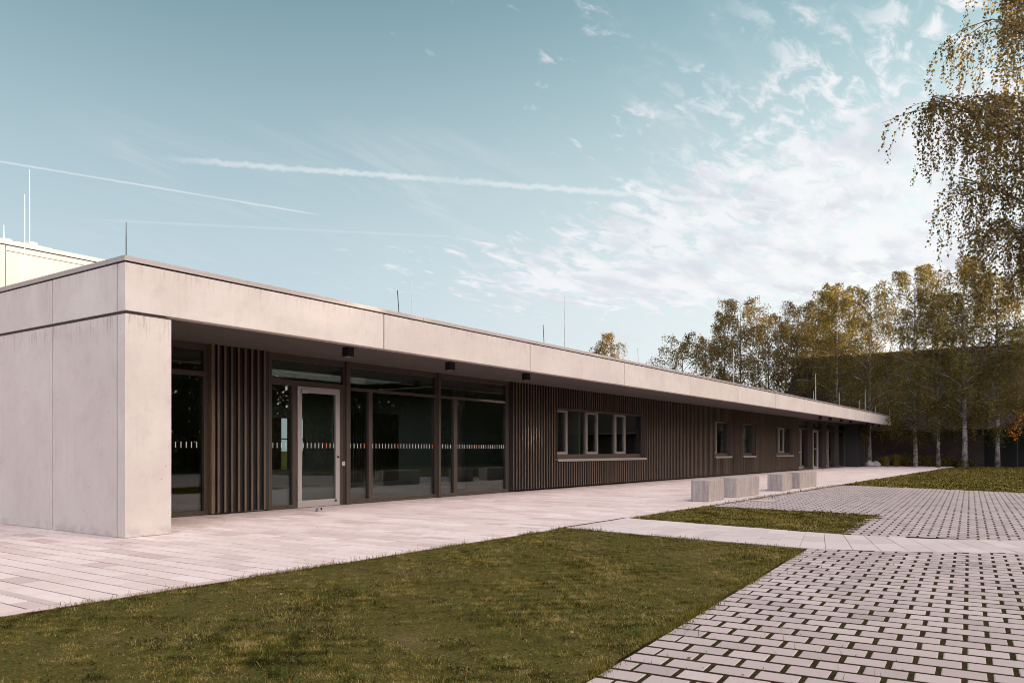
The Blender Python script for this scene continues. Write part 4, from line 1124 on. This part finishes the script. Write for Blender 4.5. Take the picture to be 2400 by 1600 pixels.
def tuft(loc, n, h, lab, seed, m_=None):
    rg = np.random.default_rng(seed); az = rg.uniform(0, 6.28, n); ln = np.abs(rg.normal(.5, .3, n)); hh = h * rg.uniform(.6, 1.1, n)
    f_ = np.stack([np.cos(az), np.sin(az)], 1); b0 = np.zeros((n, 3)); b0[:, :2] = rg.normal(0, .08, (n, 2)); sd_ = np.stack([-f_[:, 1], f_[:, 0], 0 * az], 1) * .012
    mid = b0 + np.concatenate([f_ * (hh * ln * .45)[:, None], (hh * .75)[:, None]], 1); tip = b0 + np.concatenate([f_ * (hh * ln * 1.25)[:, None], (hh * (1 - .35 * ln))[:, None]], 1)
    v = np.stack([b0 - sd_, b0 + sd_, mid + sd_, mid - sd_, tip], 1); I = np.arange(n)[:, None] * 5; tone = np.clip(rg.normal(.6, .15, n), 0, 1)
    o = npmesh('ornamental_grass', v.reshape(-1, 3), [I + np.array([[0, 1, 2, 3]]), I + np.array([[3, 2, 4]])], M['blade'], np.concatenate([tone, tone]))
    o.location = loc; return tag(o, lab, 'grass tuft', 'ornamental grasses by the far roof end')
tuft((57.6, 9.5, 0), 420, .75, 'arching ornamental grass tuft next to the pale rocks', 1)
tuft((57.9, 8.9, 0), 420, .85, 'yellower ornamental grass tuft farther from the pale rocks', 2)
def rock(loc, s, lab, seed):
    bm = bmesh.new(); bmesh.ops.create_icosphere(bm, subdivisions=3, radius=1)
    rg = random.Random(seed); ph = [rg.uniform(0, 6) for _ in range(6)]
    for v in bm.verts:
        q = v.co.copy(); k = 1 + .13 * math.sin(3 * q.x + ph[0]) * math.sin(2.6 * q.y + ph[1]) + .08 * math.sin(6 * q.z + ph[2] + 4 * q.x)
        v.co = Vector((q.x * s[0] * k, q.y * s[1] * k, max(q.z, -.55) * s[2] * k))
    me = bpy.data.meshes.new('boulder'); bm.to_mesh(me); bm.free(); me.materials.append(M['rock'])
    o = bpy.data.objects.new('boulder', me); COL.objects.link(o); o.location = (loc[0], loc[1], s[2] * .5); return tag(o, lab, 'boulder', 'pale rocks by the far roof end')
rock((55.7, 10.15), (.42, .3, .26), 'pale low boulder against the dark end block, left of its neighbour', 1)
rock((56.6, 9.95), (.48, .3, .24), 'pale low boulder right beside the ornamental grass', 2)
iv = MB(); V = leaf_quads(np.stack([rgs.uniform(55.1, 57.3, 700), rgs.normal(10.52, .05, 700), 2.75 - np.abs(rgs.normal(0, .55, 700))], 1), rgs.normal(0, 1, (700, 3)), rgs.uniform(.08, .15, 700), rgs, .8)
o = npmesh('climbing_ivy', V.reshape(-1, 3), np.arange(2800).reshape(-1, 4), M['leaf'], rgs.uniform(.1, .7, 700)); tag(o, 'ivy hanging down the far end of the building below the roof', 'ivy')

# low shrubs in front of the barn wall
def shrub(loc, r_, h, lab, seed, n=900):
    rg = np.random.default_rng(seed); q = rg.normal(0, 1, (n, 3)); q /= np.linalg.norm(q, axis=1, keepdims=True); q *= rg.uniform(.35, 1, (n, 1)) ** .5
    c = q * np.array([r_, r_, h * .5]) + np.array([0, 0, h * .5]); c[:, 2] = np.maximum(c[:, 2], .04)
    c += .18 * r_ * np.sin(c[:, [1, 2, 0]] * 5 / r_ + seed)
    V = leaf_quads(c, rg.normal(0, 1, (n, 3)), rg.uniform(.07, .13, n), rg, .8)
    e = empty('shrub', loc, label=lab, cat='shrub', group='low shrubs along the barn wall')
    npmesh('foliage', V.reshape(-1, 3), np.arange(n * 4).reshape(-1, 4), M['leafdark'], rg.uniform(0, 1, n), e)
    mb = MB()
    for k in range(5): mb.tube([(0, 0, 0), (math.cos(k * 1.3) * r_ * .5, math.sin(k * 1.3) * r_ * .5, h * .6)], [.02, .006], 5)
    mb.build('stem', M['twig'], e)
shrub((58.6, 8.2, 0), .8, .7, 'low dark shrub under the golden-topped birch', 1)
shrub((59.0, 6.6, 0), .9, .6, 'low dark shrub against the brick barn wall', 2)
shrub((58.9, 5.2, 0), .7, .45, 'lowest dark shrub just left of the barn doorway', 3)

# woodland across the courtyard, behind and right of the camera: it shades the yard and shows in the glass
rgw = np.random.default_rng(77)
C, T = [], []; wt = MB()
def wood_tree(x, y, H, r_, n):
    wt.tube([(x, y, 0), (x + .1, y, H * .5), (x, y + .1, H * .95)], [.2, .13, .02], 6)
    nc = 40
    cen = np.stack([rgw.normal(0, .55, nc) * r_, rgw.normal(0, .55, nc) * r_, rgw.uniform(.10, .97, nc) * H], 1)
    cen[:, :2] *= (1.15 - .75 * (cen[:, 2:] / H))
    k = rgw.integers(0, nc, n)
    c = cen[k] + rgw.normal(0, 1, (n, 3)) * np.array([.55, .55, .7]) * r_ * .42
    c[:, 2] = np.maximum(c[:, 2], .3)
    C.append(c + np.array([x, y, 0]))
for i in range(52):
    x = 10 + i * 1.75 + rgw.uniform(-.8, .8); y = -22 + (i % 2) * 4 + rgw.uniform(-1.2, 1.2)
    wood_tree(x, y, rgw.uniform(9.5, 12.5), rgw.uniform(2.3, 3.0), 3600)
for i in range(16):
    x = -22 + i * 2.6; wood_tree(x, -20 + rgw.uniform(-2, 2) + abs(x) * .1, rgw.uniform(8, 11), 2.8, 1300)
for i in range(9):
    wood_tree(-24 + rgw.uniform(-2, 2), -14 + i * 4.2, rgw.uniform(5, 7), 2.4, 900)
C = np.concatenate(C)
# undergrowth hedge along the wood edge
hx = rgw.uniform(-25, 105, 60000); hy = -18.6 + rgw.normal(0, .8, 60000) + .8 * np.sin(hx * .3); hz = np.abs(rgw.normal(0, 2.0, 60000)) + .05
C = np.concatenate([C, np.stack([hx, hy, hz], 1)])
for (q, rad_) in (((31.0, 11.3, 1.6), .7), ((34.6, 11.3, 1.4), .8), ((17.6, 11.3, 1.5), .5), ((38.6, 11.3, 1.0), .6), ((15.3, 11.4, 2.2), .45), ((42.0, 11.3, 1.4), .6), ((22.0, 11.3, .4), .5),
                  ((32.6, 9.2, 3.0), .55), ((35.4, 9.2, 3.1), .4), ((28.0, 11.3, 1.9), .45)):
    rel = C - np.array(q); al = rel @ np.array(SUN); dist = np.linalg.norm(rel - al[:, None] * np.array(SUN), axis=1)
    C = C[~((dist < rad_) & (rgw.uniform(0, 1, len(C)) < (.62 if q[0] < 18 else .90)))]
V = leaf_quads(C, rgw.normal(0, 1, C.shape), rgw.uniform(.20, .40, len(C)), rgw, .8)
wo_ = npmesh('woodland', V.reshape(-1, 3), np.arange(len(V) * 4).reshape(-1, 4), M['leafdark'], np.clip(rgw.normal(.4, .2, len(V)), 0, 1))
tag(wo_, kind='stuff')
o = wt.build('woodland_trunks', M['barkdark'], wo_); o['kind'] = 'stuff'
